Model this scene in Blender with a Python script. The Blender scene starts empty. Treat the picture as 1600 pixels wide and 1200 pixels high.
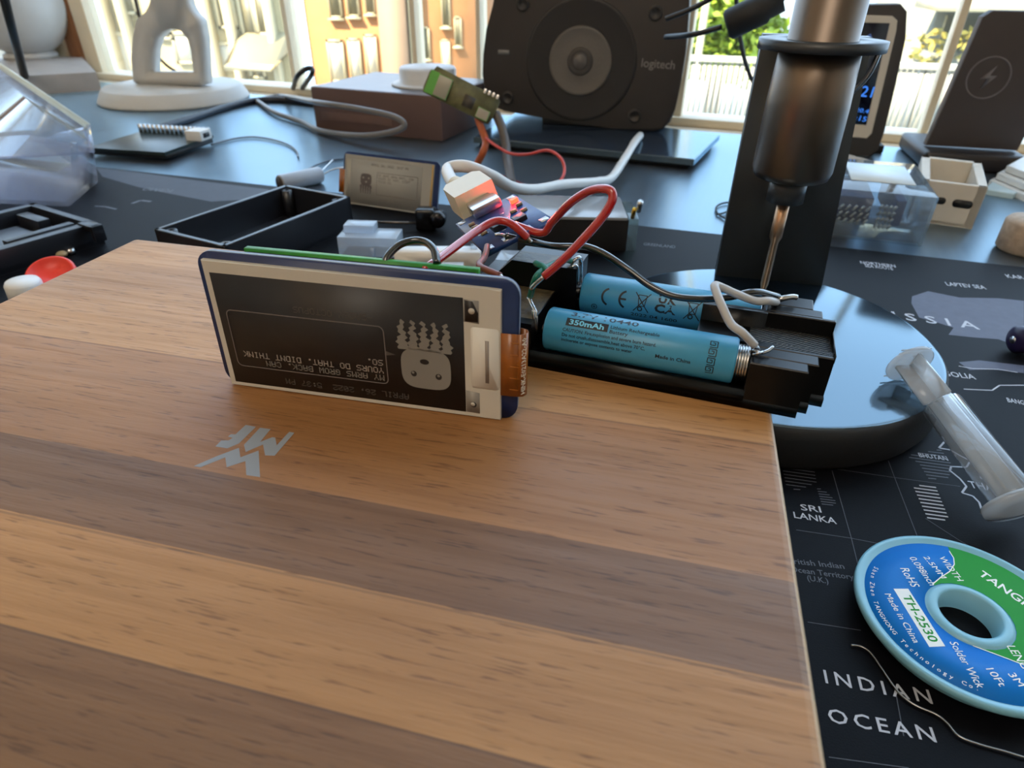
import bpy, bmesh, math, random
from mathutils import Vector, Matrix
random.seed(7)
PI = math.pi
C = bpy.context.scene.collection
# ------------------------------------------------------------------ units
# everything is written in millimetres; z = 0 is the top of the wooden board,
# the room floor lies 787 mm below it (world z = 0).
S, ZOFF = 0.001, 0.787
def WV(p): return Vector((p[0]*S, p[1]*S, p[2]*S + ZOFF))

# ------------------------------------------------------------------ camera
F = 1005.6
CAMH = 77.47
YAW, PITCH, ROLL = -0.24016, 0.5724, 0.00994
def cam_rot():
    cy, sy = math.cos(YAW), math.sin(YAW)
    f = Vector((sy*math.cos(PITCH), cy*math.cos(PITCH), -math.sin(PITCH)))
    r = Vector((cy, -sy, 0)); u = r.cross(f)
    r2 = math.cos(ROLL)*r + math.sin(ROLL)*u
    u2 = -math.sin(ROLL)*r + math.cos(ROLL)*u
    return Matrix((r2, u2, -f)).transposed()
CR = cam_rot(); CP = Vector((0, 0, CAMH))
cd = bpy.data.cameras.new('camera'); cam = bpy.data.objects.new('camera', cd); C.objects.link(cam)
cd.sensor_width = 36; cd.lens = F*36/1600; cd.clip_start = 0.004; cd.clip_end = 200
cam.matrix_world = Matrix.Translation(WV(CP)) @ CR.to_4x4()
cd.dof.use_dof = True; cd.dof.focus_distance = 0.155; cd.dof.aperture_fstop = 30
bpy.context.scene.camera = cam

# ------------------------------------------------------------------ sky, sun, added fill light, exposure
scn = bpy.context.scene
vs = scn.view_settings
vs.view_transform = 'Standard'; vs.look = 'None'; vs.gamma = 1; vs.use_curve_mapping = False
vs.exposure = 0.0
w = bpy.data.worlds.new('sky'); scn.world = w; w.use_nodes = True
nt = w.node_tree; nt.nodes.clear()
wo = nt.nodes.new('ShaderNodeOutputWorld'); bg = nt.nodes.new('ShaderNodeBackground')
tc = nt.nodes.new('ShaderNodeTexCoord'); sx = nt.nodes.new('ShaderNodeSeparateXYZ'); rp = nt.nodes.new('ShaderNodeValToRGB')
nt.links.new(tc.outputs['Generated'], sx.inputs[0]); nt.links.new(sx.outputs['Z'], rp.inputs[0])
nt.links.new(rp.outputs[0], bg.inputs[0]); nt.links.new(bg.outputs[0], wo.inputs[0])
e = rp.color_ramp.elements
e[0].position = 0.0; e[0].color = (0.56, 0.76, 1.0, 1)
e[1].position = 0.45; e[1].color = (0.54, 0.74, 1.0, 1)
bg.inputs[1].default_value = 3.9
sd = bpy.data.lights.new('sun', 'SUN'); so = bpy.data.objects.new('sun', sd); C.objects.link(so)
sd.energy = 24; sd.angle = 0.009; sd.color = (1.0, 0.88, 0.68)
so.rotation_euler = Vector((0.5, 0.46, -0.86)).to_track_quat('-Z', 'Y').to_euler()
ld = bpy.data.lights.new('room_fill_light', 'AREA'); lo = bpy.data.objects.new('room_fill_light', ld); C.objects.link(lo)
ld.shape = 'DISK'; ld.size = 0.9; ld.energy = 10.5; ld.color = (1.0, 0.87, 0.72)  # unseen warm fill, added to light the faces turned to the room
lo.location = WV((-150, -1000, 1460)); lo.rotation_euler = (0, 0, 0)
try:
    scn.cycles.use_denoising = True
    scn.cycles.max_bounces = 10; scn.cycles.transparent_max_bounces = 24
    scn.cycles.sample_clamp_indirect = 6
except Exception: pass

# ------------------------------------------------------------------ where a sight line meets a plane of the place
def sight(x, y): return CR @ Vector(((x-800)/F, -(y-600)/F, -1))
def onz(x, y, z):
    d = sight(x, y); t = (z-CAMH)/d.z; return CP + d*t
def ony(x, y, Y):
    d = sight(x, y); return CP + d*(Y/d.y)
def onp(x, y, p, n):
    d = sight(x, y); n = Vector(n); return CP + d*((Vector(p)-CP).dot(n)/d.dot(n))
MAT, DESK = -45.0, -47.0

# ------------------------------------------------------------------ materials
def lin(c):
    return tuple(((v/255)/12.92 if v/255 <= 0.04045 else ((v/255+0.055)/1.055)**2.4) for v in c)
MATS = {}
def pm(name, col, rough=0.5, metal=0.0, var=0.06, scale=60, spec=0.5, bump=0.0, bscale=800, coat=0.0, srgb=True, sss=0.0, stretch=(1,1,1)):
    if name in MATS: return MATS[name]
    m = bpy.data.materials.new(name); m.use_nodes = True; t = m.node_tree; N = t.nodes; L = t.links
    b = N['Principled BSDF']; c = lin(col) if srgb else col
    b.inputs['Roughness'].default_value = rough; b.inputs['Metallic'].default_value = metal
    b.inputs['Specular IOR Level'].default_value = spec; b.inputs['Coat Weight'].default_value = coat
    b.inputs['Coat Roughness'].default_value = 0.1
    co = N.new('ShaderNodeTexCoord'); mp = N.new('ShaderNodeMapping'); mp.inputs['Scale'].default_value = stretch
    L.new(co.outputs['Object'], mp.inputs[0])
    n = N.new('ShaderNodeTexNoise'); n.inputs['Scale'].default_value = scale; n.inputs['Detail'].default_value = 3
    L.new(mp.outputs[0], n.inputs['Vector'])
    r = N.new('ShaderNodeValToRGB'); L.new(n.outputs[0], r.inputs[0])
    r.color_ramp.elements[0].position = 0.3; r.color_ramp.elements[1].position = 0.7
    r.color_ramp.elements[0].color = tuple(v*(1-var) for v in c)+(1,)
    r.color_ramp.elements[1].color = tuple(min(1, v*(1+var)) for v in c)+(1,)
    L.new(r.outputs[0], b.inputs['Base Color'])
    if sss: b.inputs['Subsurface Weight'].default_value = sss; b.inputs['Subsurface Radius'].default_value = (.003, .003, .003)
    if bump:
        n2 = N.new('ShaderNodeTexNoise'); n2.inputs['Scale'].default_value = bscale; L.new(mp.outputs[0], n2.inputs['Vector'])
        bp = N.new('ShaderNodeBump'); bp.inputs['Strength'].default_value = bump; bp.inputs['Distance'].default_value = 0.0004
        L.new(n2.outputs[0], bp.inputs['Height']); L.new(bp.outputs[0], b.inputs['Normal'])
    MATS[name] = m; return m
def emit(name, col, s):
    m = bpy.data.materials.new(name); m.use_nodes = True; b = m.node_tree.nodes['Principled BSDF']
    b.inputs['Base Color'].default_value = lin(col)+(1,); b.inputs['Emission Color'].default_value = lin(col)+(1,)
    b.inputs['Emission Strength'].default_value = s; return m
def clear(name, tint=(235, 240, 245), body=0.15, bodycol=(225, 232, 240), ior=1.45, rough=0.03):
    """thin clear plastic or glass: transparent, with a fresnel reflection and a little milky body"""
    m = bpy.data.materials.new(name); m.use_nodes = True; t = m.node_tree; N = t.nodes; L = t.links; N.clear()
    o = N.new('ShaderNodeOutputMaterial'); tr = N.new('ShaderNodeBsdfTransparent'); tr.inputs[0].default_value = lin(tint)+(1,)
    gl = N.new('ShaderNodeBsdfGlossy'); gl.inputs['Roughness'].default_value = rough
    fr = N.new('ShaderNodeFresnel'); ge_ = N.new('ShaderNodeNewGeometry'); mm = N.new('ShaderNodeMapRange')
    mm.inputs['To Min'].default_value = ior; mm.inputs['To Max'].default_value = 1/ior
    L.new(ge_.outputs['Backfacing'], mm.inputs['Value']); L.new(mm.outputs[0], fr.inputs[0])
    df = N.new('ShaderNodeBsdfDiffuse'); df.inputs[0].default_value = lin(bodycol)+(1,)
    tl = N.new('ShaderNodeBsdfTranslucent'); tl.inputs[0].default_value = lin(bodycol)+(1,)
    md = N.new('ShaderNodeMixShader'); md.inputs[0].default_value = 0.5; L.new(df.outputs[0], md.inputs[1]); L.new(tl.outputs[0], md.inputs[2])
    m1 = N.new('ShaderNodeMixShader'); m1.inputs[0].default_value = body; L.new(tr.outputs[0], m1.inputs[1]); L.new(md.outputs[0], m1.inputs[2])
    m2 = N.new('ShaderNodeMixShader'); L.new(fr.outputs[0], m2.inputs[0]); L.new(m1.outputs[0], m2.inputs[1]); L.new(gl.outputs[0], m2.inputs[2])
    L.new(m2.outputs[0], o.inputs[0]); return m

def sheen(name, c0, c1, ior, r0, r1, stretch=(1, 1, 1), scale=9):
    """dark smooth body under a soft reflection that grows at low angles"""
    m = bpy.data.materials.new(name); m.use_nodes = True; t = m.node_tree; N = t.nodes; L = t.links; N.clear()
    o = N.new('ShaderNodeOutputMaterial'); df = N.new('ShaderNodeBsdfDiffuse'); gl = N.new('ShaderNodeBsdfGlossy'); gl.distribution = 'MULTI_GGX'; gl.inputs[0].default_value = (0.66, 0.86, 1.0, 1)  # gloss tinted blue: the sky's colour is put into the surface
    fr = N.new('ShaderNodeFresnel'); fr.inputs[0].default_value = ior; mx = N.new('ShaderNodeMixShader')
    co = N.new('ShaderNodeTexCoord'); mp = N.new('ShaderNodeMapping'); mp.inputs['Scale'].default_value = stretch; L.new(co.outputs['Object'], mp.inputs[0])
    n = N.new('ShaderNodeTexNoise'); n.inputs['Scale'].default_value = scale; n.inputs['Detail'].default_value = 4; L.new(mp.outputs[0], n.inputs[0])
    def ramp(a, b):
        r = N.new('ShaderNodeValToRGB'); r.color_ramp.elements[0].position = .3; r.color_ramp.elements[1].position = .7
        r.color_ramp.elements[0].color = a+(1,); r.color_ramp.elements[1].color = b+(1,); L.new(n.outputs[0], r.inputs[0]); return r.outputs[0]
    L.new(ramp(lin(c0), lin(c1)), df.inputs[0]); L.new(ramp((r0,)*3, (r1,)*3), gl.inputs['Roughness'])
    L.new(fr.outputs[0], mx.inputs[0]); L.new(df.outputs[0], mx.inputs[1]); L.new(gl.outputs[0], mx.inputs[2]); L.new(mx.outputs[0], o.inputs[0])
    return m
def wood_mat():
    m = bpy.data.materials.new('oiled_wood'); m.use_nodes = True; t = m.node_tree; N = t.nodes; L = t.links
    b = N['Principled BSDF']; b.inputs['Roughness'].default_value = 0.5; b.inputs['Specular IOR Level'].default_value = 0.5
    co = N.new('ShaderNodeTexCoord'); sp = N.new('ShaderNodeSeparateXYZ'); L.new(co.outputs['Object'], sp.inputs[0])
    def math_(op, a, bb=None):
        n = N.new('ShaderNodeMath'); n.operation = op
        for i, v in enumerate((a, bb)):
            if v is None: continue
            if isinstance(v, (int, float)): n.inputs[i].default_value = v
            else: L.new(v, n.inputs[i])
        return n.outputs[0]
    def noise(sc, stretch, detail=4, rough=0.55, dist=0.0):
        mp = N.new('ShaderNodeMapping'); mp.inputs['Scale'].default_value = stretch; L.new(co.outputs['Object'], mp.inputs[0])
        n = N.new('ShaderNodeTexNoise'); n.inputs['Scale'].default_value = sc; n.inputs['Detail'].default_value = detail
        n.inputs['Roughness'].default_value = rough; n.inputs['Distortion'].default_value = dist
        L.new(mp.outputs[0], n.inputs['Vector']); return n.outputs[0]
    def ramp(fac, stops, interp='LINEAR'):
        r = N.new('ShaderNodeValToRGB'); r.color_ramp.interpolation = interp; L.new(fac, r.inputs[0])
        el = r.color_ramp.elements
        while len(el) < len(stops): el.new(0.5)
        for k, (p, c) in enumerate(stops): el[k].position = p; el[k].color = tuple(c)+(1,)
        return r.outputs[0]
    def mix(fac, a, bb, mode='MIX'):
        n = N.new('ShaderNodeMixRGB'); n.blend_type = mode
        for i, v in enumerate((fac, a, bb)):
            if isinstance(v, (int, float)): n.inputs[i].default_value = v
            elif isinstance(v, tuple): n.inputs[i].default_value = v+(1,)
            else: L.new(v, n.inputs[i])
        return n.outputs[0]
    # boards glued side by side: y of the object (metres, 0 at the far edge of the block) picks the stave
    Y = sp.outputs['Y']; X = sp.outputs['X']
    wob = math_('MULTIPLY', math_('SUBTRACT', noise(6, (1, .3, 1), 2), 0.5), 0.016)
    f = math_('DIVIDE', math_('ADD', Y, 0.26), 0.26)        # y -0.26..0  ->  0..1
    def s(ymm): return (ymm-172.6+260)/260
    A = lin((172, 126, 76)); B = lin((160, 112, 66)); D = lin((120, 84, 52)); E_ = lin((170, 122, 72)); G = lin((120, 82, 50)); K = lin((182, 134, 84))
    base = ramp(f, [(0.0, G), (s(9), D), (s(38.4), E_), (s(56.3), D), (s(73.5), B), (s(108.2), K)], 'CONSTANT')
    # broad figure that runs along each stave
    fig = noise(9, (0.55, 6.5, 1), 3, 0.5, 0.6)
    figr = ramp(fig, [(0.30, (0.76, 0.72, 0.68)), (0.5, (0.96, 0.95, 0.94)), (0.68, (1.10, 1.08, 1.06))])
    c1 = mix(1.0, base, figr, 'MULTIPLY')
    # the dark heart streak fades toward the left end of its stave
    fade = ramp(math_('ADD', math_('MULTIPLY', X, 4.0), noise(14, (.4, 3, 1), 2)), [(0.1, (1.18, 1.15, 1.12)), (0.9, (0.94, 0.93, 0.92))])
    c1 = mix(0.8, c1, fade, 'MULTIPLY')
    gr = noise(16, (1.0, 26, 8), 6, 0.6, 0.9)
    grr = ramp(gr, [(0.34, (0.80, 0.77, 0.74)), (0.52, (1, 1, 1)), (0.75, (1.07, 1.07, 1.06))])
    c2 = mix(0.75, c1, grr, 'MULTIPLY')
    # short open pores
    po = noise(150, (1.0, 13, 6), 2, 0.5)
    por = ramp(po, [(0.31, (0.42, 0.36, 0.30)), (0.40, (1, 1, 1))])
    c3 = mix(0.7, c2, por, 'MULTIPLY')
    # glue lines
    lines = None
    for ymm in (9, 38.4, 56.3, 108.2):
        d = math_('ABSOLUTE', math_('SUBTRACT', Y, (ymm-172.6)*S))
        q = math_('LESS_THAN', d, 0.00022); lines = q if lines is None else math_('MAXIMUM', lines, q)
    c4 = mix(math_('MULTIPLY', lines, 0.35), c3, (0.06, 0.03, 0.015))
    # paler end grain on the right, with side light also put into the colour
    ge_ = N.new('ShaderNodeNewGeometry'); sn = N.new('ShaderNodeSeparateXYZ'); L.new(ge_.outputs['True Normal'], sn.inputs[0])
    endf = ramp(sn.outputs['X'], [(0.15, (0, 0, 0)), (0.45, (1, 1, 1))])
    c4 = mix(endf, c4, mix(0.45, lin((196, 166, 130)), por, 'MULTIPLY'))
    L.new(c4, b.inputs['Base Color'])
    bp = N.new('ShaderNodeBump'); bp.inputs['Strength'].default_value = 0.25; bp.inputs['Distance'].default_value = 0.0002
    L.new(po, bp.inputs['Height']); L.new(bp.outputs[0], b.inputs['Normal'])
    rr = ramp(gr, [(0.3, (0.62,)*3), (0.7, (0.44,)*3)]); L.new(rr, b.inputs['Roughness'])
    return m

# ------------------------------------------------------------------ mesh builder
I4 = Matrix.Identity(4)
def T(x, y, z): return Matrix.Translation((x, y, z))
def RZ(a): return Matrix.Rotation(a, 4, 'Z')
def RX(a): return Matrix.Rotation(a, 4, 'X')
def RY(a): return Matrix.Rotation(a, 4, 'Y')
def frame(o, x, y):
    """matrix with origin o, first axis along x, second as near y as square allows"""
    x = Vector(x).normalized(); y = Vector(y); y = (y-x*y.dot(x)).normalized(); z = x.cross(y)
    m = Matrix((x, y, z)).transposed().to_4x4(); m.translation = Vector(o); return m
def smooth_path(pts, n=6):
    P = [Vector(p) for p in pts]; out = []
    Q = [P[0]*2-P[1]]+P+[P[-1]*2-P[-2]]
    for i in range(1, len(Q)-2):
        for k in range(n):
            t = k/n; a, b, c, d = Q[i-1], Q[i], Q[i+1], Q[i+2]
            out.append(0.5*((2*b)+(c-a)*t+(2*a-5*b+4*c-d)*t*t+(3*b-a-3*c+d)*t**3))
    out.append(P[-1]); return out
class MB:
    def __init__(s): s.bm = bmesh.new(); s.mats = []; s.M = I4
    def mi(s, m):
        if m not in s.mats: s.mats.append(m)
        return s.mats.index(m)
    def V(s, p, M): return s.bm.verts.new((s.M @ (M or I4)) @ Vector(p))
    def face(s, vs_, k):
        try: f = s.bm.faces.new(vs_); f.material_index = k; return f
        except ValueError: return None
    def box(s, a, b, m, M=None, bev=0.0, seg=2):
        k = s.mi(m); x0, y0, z0 = a; x1, y1, z1 = b
        v = [s.V(p, M) for p in ((x0,y0,z0),(x1,y0,z0),(x1,y1,z0),(x0,y1,z0),(x0,y0,z1),(x1,y0,z1),(x1,y1,z1),(x0,y1,z1))]
        fs = [s.face([v[i] for i in q], k) for q in ((3,2,1,0),(4,5,6,7),(0,1,5,4),(1,2,6,5),(2,3,7,6),(3,0,4,7))]
        if bev: s.bevel(fs, bev, seg)
        return s
    def bevel(s, fs, bev, seg=2):
        ed = list({e for f in fs if f for e in f.edges})
        bmesh.ops.bevel(s.bm, geom=ed, offset=bev, segments=seg, profile=0.6, affect='EDGES', clamp_overlap=True)
    def prism(s, pts, z0, z1, m, M=None, bev=0.0, seg=2):
        """pts: outline in xy (any orientation), pulled from z0 to z1"""
        k = s.mi(m); ar = sum(pts[i-1][0]*pts[i][1]-pts[i][0]*pts[i-1][1] for i in range(len(pts)))
        if ar < 0: pts = pts[::-1]
        lo = [s.V((x, y, z0), M) for x, y in pts]; hi = [s.V((x, y, z1), M) for x, y in pts]; n = len(pts)
        fs = [s.face(lo[::-1], k), s.face(hi, k)]
        for i in range(n): fs.append(s.face([lo[i], lo[(i+1) % n], hi[(i+1) % n], hi[i]], k))
        if bev: s.bevel([fs[1]], bev, seg)
        return s
    def flat(s, pts, z, m, M=None):
        k = s.mi(m); ar = sum(pts[i-1][0]*pts[i][1]-pts[i][0]*pts[i-1][1] for i in range(len(pts)))
        if ar < 0: pts = pts[::-1]
        s.face([s.V((x, y, z), M) for x, y in pts], k); return s
    def holed(s, outer, inner, z0, z1, m, M=None):
        """two outlines with equal point counts, bridged to a ring plate"""
        k = s.mi(m); n = len(inner)
        ol = [s.V((x, y, z0), M) for x, y in outer]; oh = [s.V((x, y, z1), M) for x, y in outer]
        il = [s.V((x, y, z0), M) for x, y in inner]; ih = [s.V((x, y, z1), M) for x, y in inner]
        for i in range(n):
            j = (i+1) % n
            s.face([oh[i], oh[j], ih[j], ih[i]], k); s.face([ol[j], ol[i], il[i], il[j]], k)
            s.face([ol[i], ol[j], oh[j], oh[i]], k); s.face([il[j], il[i], ih[i], ih[j]], k)
        return s
    def lathe(s, prof, m, M=None, n=40, cap=True):
        """prof: list of (r, z); a third entry gives a material for the band that starts there"""
        rings = []
        for p in prof:
            r, z = p[0], p[1]
            rings.append([s.V((r*math.cos(2*PI*i/n), r*math.sin(2*PI*i/n), z), M) for i in range(n)] if r > 1e-6 else [s.V((0, 0, z), M)])
        for a in range(len(prof)-1):
            k = s.mi(prof[a][2] if len(prof[a]) > 2 else m); A, B = rings[a], rings[a+1]
            for i in range(n):
                j = (i+1) % n
                if len(A) == 1 and len(B) == 1: continue
                if len(A) == 1: s.face([A[0], B[i], B[j]][::-1], k)
                elif len(B) == 1: s.face([A[i], A[j], B[0]], k)
                else: s.face([A[i], A[j], B[j], B[i]], k)
        if cap:
            if len(rings[0]) > 1: s.face(rings[0][::-1], s.mi(m))
            if len(rings[-1]) > 1: s.face(rings[-1], s.mi(m))
        return s
    def cyl(s, r, z0, z1, m, M=None, n=24, ch=0.0):
        p = [(r-ch, z0), (r, z0+ch), (r, z1-ch), (r-ch, z1)] if ch else [(r, z0), (r, z1)]
        return s.lathe(p, m, M, n)
    def tube(s, pts, r, m, M=None, n=10, sm=6, radii=None, square=False):
        P = smooth_path(pts, sm) if sm else [Vector(p) for p in pts]; k = s.mi(m)
        up = None; rings = []
        for i, p in enumerate(P):
            t = (P[min(i+1, len(P)-1)]-P[max(i-1, 0)])
            t = t.normalized() if t.length > 1e-9 else Vector((0, 0, 1))
            if up is None: up = Vector((0, 0, 1)) if abs(t.z) < 0.9 else Vector((1, 0, 0))
            x = t.cross(up)
            if x.length < 1e-6: x = t.orthogonal()
            x.normalize(); up = x.cross(t).normalized()
            q = r if radii is None else radii[min(i*len(radii)//len(P), len(radii)-1)]
            rings.append([s.V(p+(x*math.cos(2*PI*j/n)+up*math.sin(2*PI*j/n))*q, M) for j in range(n)])
        for a, b in zip(rings, rings[1:]):
            for j in range(n): s.face([a[j], a[(j+1) % n], b[(j+1) % n], b[j]], k)
        s.face(rings[0][::-1], k); s.face(rings[-1], k); return s
    def ball(s, r, m, M=None, n=16, sc=(1, 1, 1)):
        pr = [(r*math.sin(PI*i/n), -r*math.cos(PI*i/n)) for i in range(n+1)]
        pr[0] = (0, -r); pr[-1] = (0, r)
        return s.lathe(pr, m, (M or I4) @ Matrix.Diagonal((sc[0], sc[1], sc[2], 1)), max(12, n), cap=False)
    def text(s, txt, m, M, size=1.0, width=None, align='LEFT', res=3, spacing=1.0, bold=0.0):
        """flat lettering in the xy plane of M; cap height = size, optional total width"""
        cu = bpy.data.curves.new('t', 'FONT'); cu.body = txt; cu.size = 1; cu.resolution_u = res; cu.space_character = spacing
        cu.fill_mode = 'FRONT'; cu.offset = bold
        ob = bpy.data.objects.new('t', cu); C.objects.link(ob)
        bpy.context.view_layer.update()
        me = bpy.data.meshes.new_from_object(ob.evaluated_get(bpy.context.evaluated_depsgraph_get()))
        xs = [v.co.x for v in me.vertices]
        if xs:
            x0, x1 = min(xs), max(xs); kx = size/0.69; sxx = (width/(x1-x0)) if width else kx
            of = {'LEFT': x0, 'CENTER': (x0+x1)/2, 'RIGHT': x1}[align]; k = s.mi(m)
            vv = [s.V(((v.co.x-of)*sxx, v.co.y*kx, 0), M) for v in me.vertices]
            for p in me.polygons: s.face([vv[i] for i in p.vertices], k)
        bpy.data.objects.remove(ob); bpy.data.curves.remove(cu); bpy.data.meshes.remove(me); return s
    def build(s, name, parent=None, off=(0, 0, 0), loc=None, sharp=38, smooth=True):
        bmesh.ops.recalc_face_normals(s.bm, faces=[f for f in s.bm.faces if len(f.verts) > 2]) if getattr(s, 'fix', False) else None
        o = Vector(off)
        for v in s.bm.verts: v.co = (v.co-o)*S
        if smooth:
            for f in s.bm.faces: f.smooth = True
            for ed in s.bm.edges:
                if len(ed.link_faces) == 2:
                    if ed.calc_face_angle(0) > math.radians(sharp): ed.smooth = False
                else: ed.smooth = False
        me = bpy.data.meshes.new(name); s.bm.to_mesh(me); s.bm.free()
        for m in s.mats: me.materials.append(m)
        ob = bpy.data.objects.new(name, me); C.objects.link(ob)
        if parent is not None: ob.parent = parent
        elif loc is not None: ob.location = loc
        else: ob.location = WV(off)
        return ob
def tag(o, label, cat, group=None, kind=None):
    if label: o['label'] = label
    if cat: o['category'] = cat
    if group: o['group'] = group
    if kind: o['kind'] = kind
    return o
def thing(name, label, cat, base=(0, 0, 0), yaw=0.0, group=None, kind=None, rot=None):
    o = bpy.data.objects.new(name, None); C.objects.link(o); o.empty_display_size = 0.01
    o.location = WV(base); o.rotation_euler = rot if rot else (0, 0, yaw)
    return tag(o, label, cat, group, kind)
def structure(o): o['kind'] = 'structure'; return o

# ------------------------------------------------------------------ shared materials
black = pm('black_plastic', (22, 22, 24), 0.42, var=0.15)
matte_black = pm('matte_black', (20, 20, 22), 0.6, var=0.1, bump=0.15)
dgrey = pm('dark_grey_plastic', (62, 58, 56), 0.55, var=0.05, bump=0.15)
white = pm('white_plastic', (228, 226, 222), 0.42, var=0.03)
offwhite = pm('off_white', (214, 206, 192), 0.45, var=0.03)
metal = pm('bright_metal', (205, 205, 205), 0.25, 1.0, var=0.05)
dmetal = pm('gunmetal', (116, 104, 94), 0.36, 1.0, var=0.04)
gold = pm('gold_contact', (212, 168, 70), 0.3, 1.0)
bluepcb = pm('blue_circuit_board', (8, 36, 86), 0.4, var=0.12, scale=300)
greenpcb = pm('green_circuit_board', (44, 138, 44), 0.4, var=0.15, scale=300)
redw = pm('red_insulation', (178, 24, 22), 0.2, var=0.04, spec=0.8, coat=0.8)
blackw = pm('black_insulation', (14, 14, 15), 0.2, var=0.04, spec=0.8, coat=0.8)
whitew = pm('white_insulation', (184, 182, 180), 0.35, var=0.03)
greenw = pm('green_insulation', (20, 110, 92), 0.4, var=0.04)
clearp = clear('clear_plastic', body=0.10)
milky = clear('milky_plastic', tint=(238, 240, 242), body=0.45, bodycol=(232, 232, 230), rough=0.12)

# ================================================================== SETTING
TH = -math.atan(0.12)                       # the window side of the room, seen from the board, runs at this angle
RO = Vector((0, 655, 0))                     # a point on the desk's window edge
RM = T(0, 655, 0) @ RZ(TH)                   # room frame: x along the window, y outwards, z as above
cream = pm('cream_wall_paint', (226, 214, 196), 0.8, var=0.03, scale=5)
def rbox(name, a, b, m, bev=0.0):
    mb = MB(); mb.M = RM; mb.box(a, b, m, bev=bev); return structure(mb.build(name))
FZ = -787.0; CZ = FZ+2400
floorm = pm('oak_floor', (160, 118, 80), 0.5, var=0.25, scale=6, stretch=(1, 9, 1))
rbox('floor', (-1700, -2800, FZ-60), (1500, 110, FZ), floorm)
rbox('ceiling', (-1700, -2800, CZ), (1500, 110, CZ+80), cream)
rbox('wall_left', (-1700, -2800, FZ), (-1600, 110, CZ), cream)
rbox('wall_right', (1400, -2800, FZ), (1500, 110, CZ), cream)
rbox('wall_back', (-1700, -2800, FZ), (1500, -2700, CZ), cream)
mb = MB(); mb.M = RM
mb.box((-1600, 20, FZ), (1400, 110, -72), cream); mb.box((-1600, 20, CZ-180), (1400, 110, CZ), cream)
structure(mb.build('wall_front'))
# window: sill, mullions, pane
win = thing('window_1', None, None, (0, 655, 0), TH, kind='structure')
framew = pm('white_window_frame', (240, 224, 194), 0.4, var=0.02)
brownf = pm('brown_window_post', (150, 100, 62), 0.5, var=0.15, scale=40, stretch=(8, 8, 1))
def room_x(px, py, ry):
    n = RM.to_3x3() @ Vector((0, 1, 0)); p = onp(px, py, RM @ Vector((0, ry, 0)), n); q = RM.inverted() @ p; return q.x, q.z
mb = MB(); mb.box((-1600, 8, -74), (1400, 110, -52), pm('beige_sill', (222, 206, 180), 0.45, var=0.03), bev=3); mb.build('window_sill', win)
mb = MB(); mb.box((-1600, 40, -52), (1400, 76, -44), framew, bev=2); mb.box((-1600, 40, CZ-215), (1400, 90, CZ-180), framew, bev=2); mb.build('window_frame', win)
for px, py, wd, m in ((1055, 190, 11, framew), (1442, 205, 6, framew), (752, 130, 5, framew), (654, 110, 6, framew), (463, 110, 6, framew), (100, 80, 22, framew), (124, 85, 20, brownf), (152, 95, 24, framew)):
    x, z = room_x(px, py, 55)
    mb = MB(); mb.box((x-wd/2, 48, -46), (x+wd/2, 68, CZ-215), m, bev=1.0); mb.build('mullion', win)
mb = MB(); mb.box((-1600, 57, -46), (1400, 59, CZ-215), clear('window_glass', tint=(250, 252, 252), body=0.0, ior=1.3)); mb.build('pane', win)

# ================================================================== OUTSIDE
def out_house(): pass
brick = pm('orange_brick', (162, 108, 62), 0.85, var=0.12, scale=1.2, bump=0.3, bscale=14)
brick2 = pm('pale_render_band', (142, 114, 88), 0.8, var=0.05, scale=2)
stone = pm('cream_stone', (164, 146, 104), 0.8, var=0.06, scale=1.5)
winglass = pm('house_window_glass', (96, 88, 62), 0.5, var=0.1, scale=2)
glarepane = pm('white_window_glare', (186, 178, 156), 0.7, var=0.06, scale=3)  # bright panes: reflected daylight put into the colour
winframe = pm('house_window_frame', (178, 164, 128), 0.5, var=0.02)
def facade_window(parent, x0, x1, z0, z1, y, base, sill=True, glass=None):
    mb = MB(); t = (x1-x0)*.13
    for a, b in (((x0, z0), (x0+t, z1)), ((x1-t, z0), (x1, z1)), ((x0, z0), (x1, z0+t)), ((x0, z1-t), (x1, z1))):
        mb.box((a[0], y-60, a[1]), (b[0], y, b[1]), winframe)
    if sill: mb.box((x0-40, y-120, z0-60), (x1+40, y, z0), winframe)
    f = mb.build('window', parent, off=base)
    mb = MB(); mb.box((x0+t, y-40, z0+t), (x1-t, y-20, z1-t), glass or winglass); mb.build('pane', f, off=base)
# orange brick house opposite
by_ = 20000
hb = (-9000, by_, -9500)
hs = thing('brick_house', 'orange brick apartment house with white windows seen behind the brown box', 'building', hb)
xl = ony(484, 60, by_).x; xr = ony(733, 60, by_).x; xm0 = ony(601, 60, by_).x; xm1 = ony(641, 60, by_).x
mb = MB(); mb.box((xl, by_, -9500), (xr, by_+5000, 2300), brick); mb.box((xm0, by_-350, -9500), (xm1, by_+100, 2100), brick2); mb.build('wall', hs, off=hb)
mb = MB(); mb.box((xl-200, by_-450, 2300), (xr+200, by_+5100, 2550), stone); mb.build('cornice', hs, off=hb)
for px in (648, 657):
    x = ony(px, 60, by_).x; mb = MB(); mb.cyl(95, -9500, 2300, winframe, T(x, by_-140, 0), 12); mb.build('downpipe', hs, off=hb)
for x0, x1, y0, y1 in ((517, 527, -60, 28), (545, 555, -60, 26), (573, 581, -60, 22), (519, 536, 62, 128), (551, 562, 60, 128), (576, 588, 54, 120), (661, 671, 42, 92), (692, 702, -40, 42), (692, 703, 62, 118), (712, 721, 26, 72)):
    a = ony(x0, y1, by_); b = ony(x1, y0, by_); facade_window(hs, a.x, b.x, a.z, b.z, by_-10, hb, True, glarepane if y0 > 45 else None)
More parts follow.
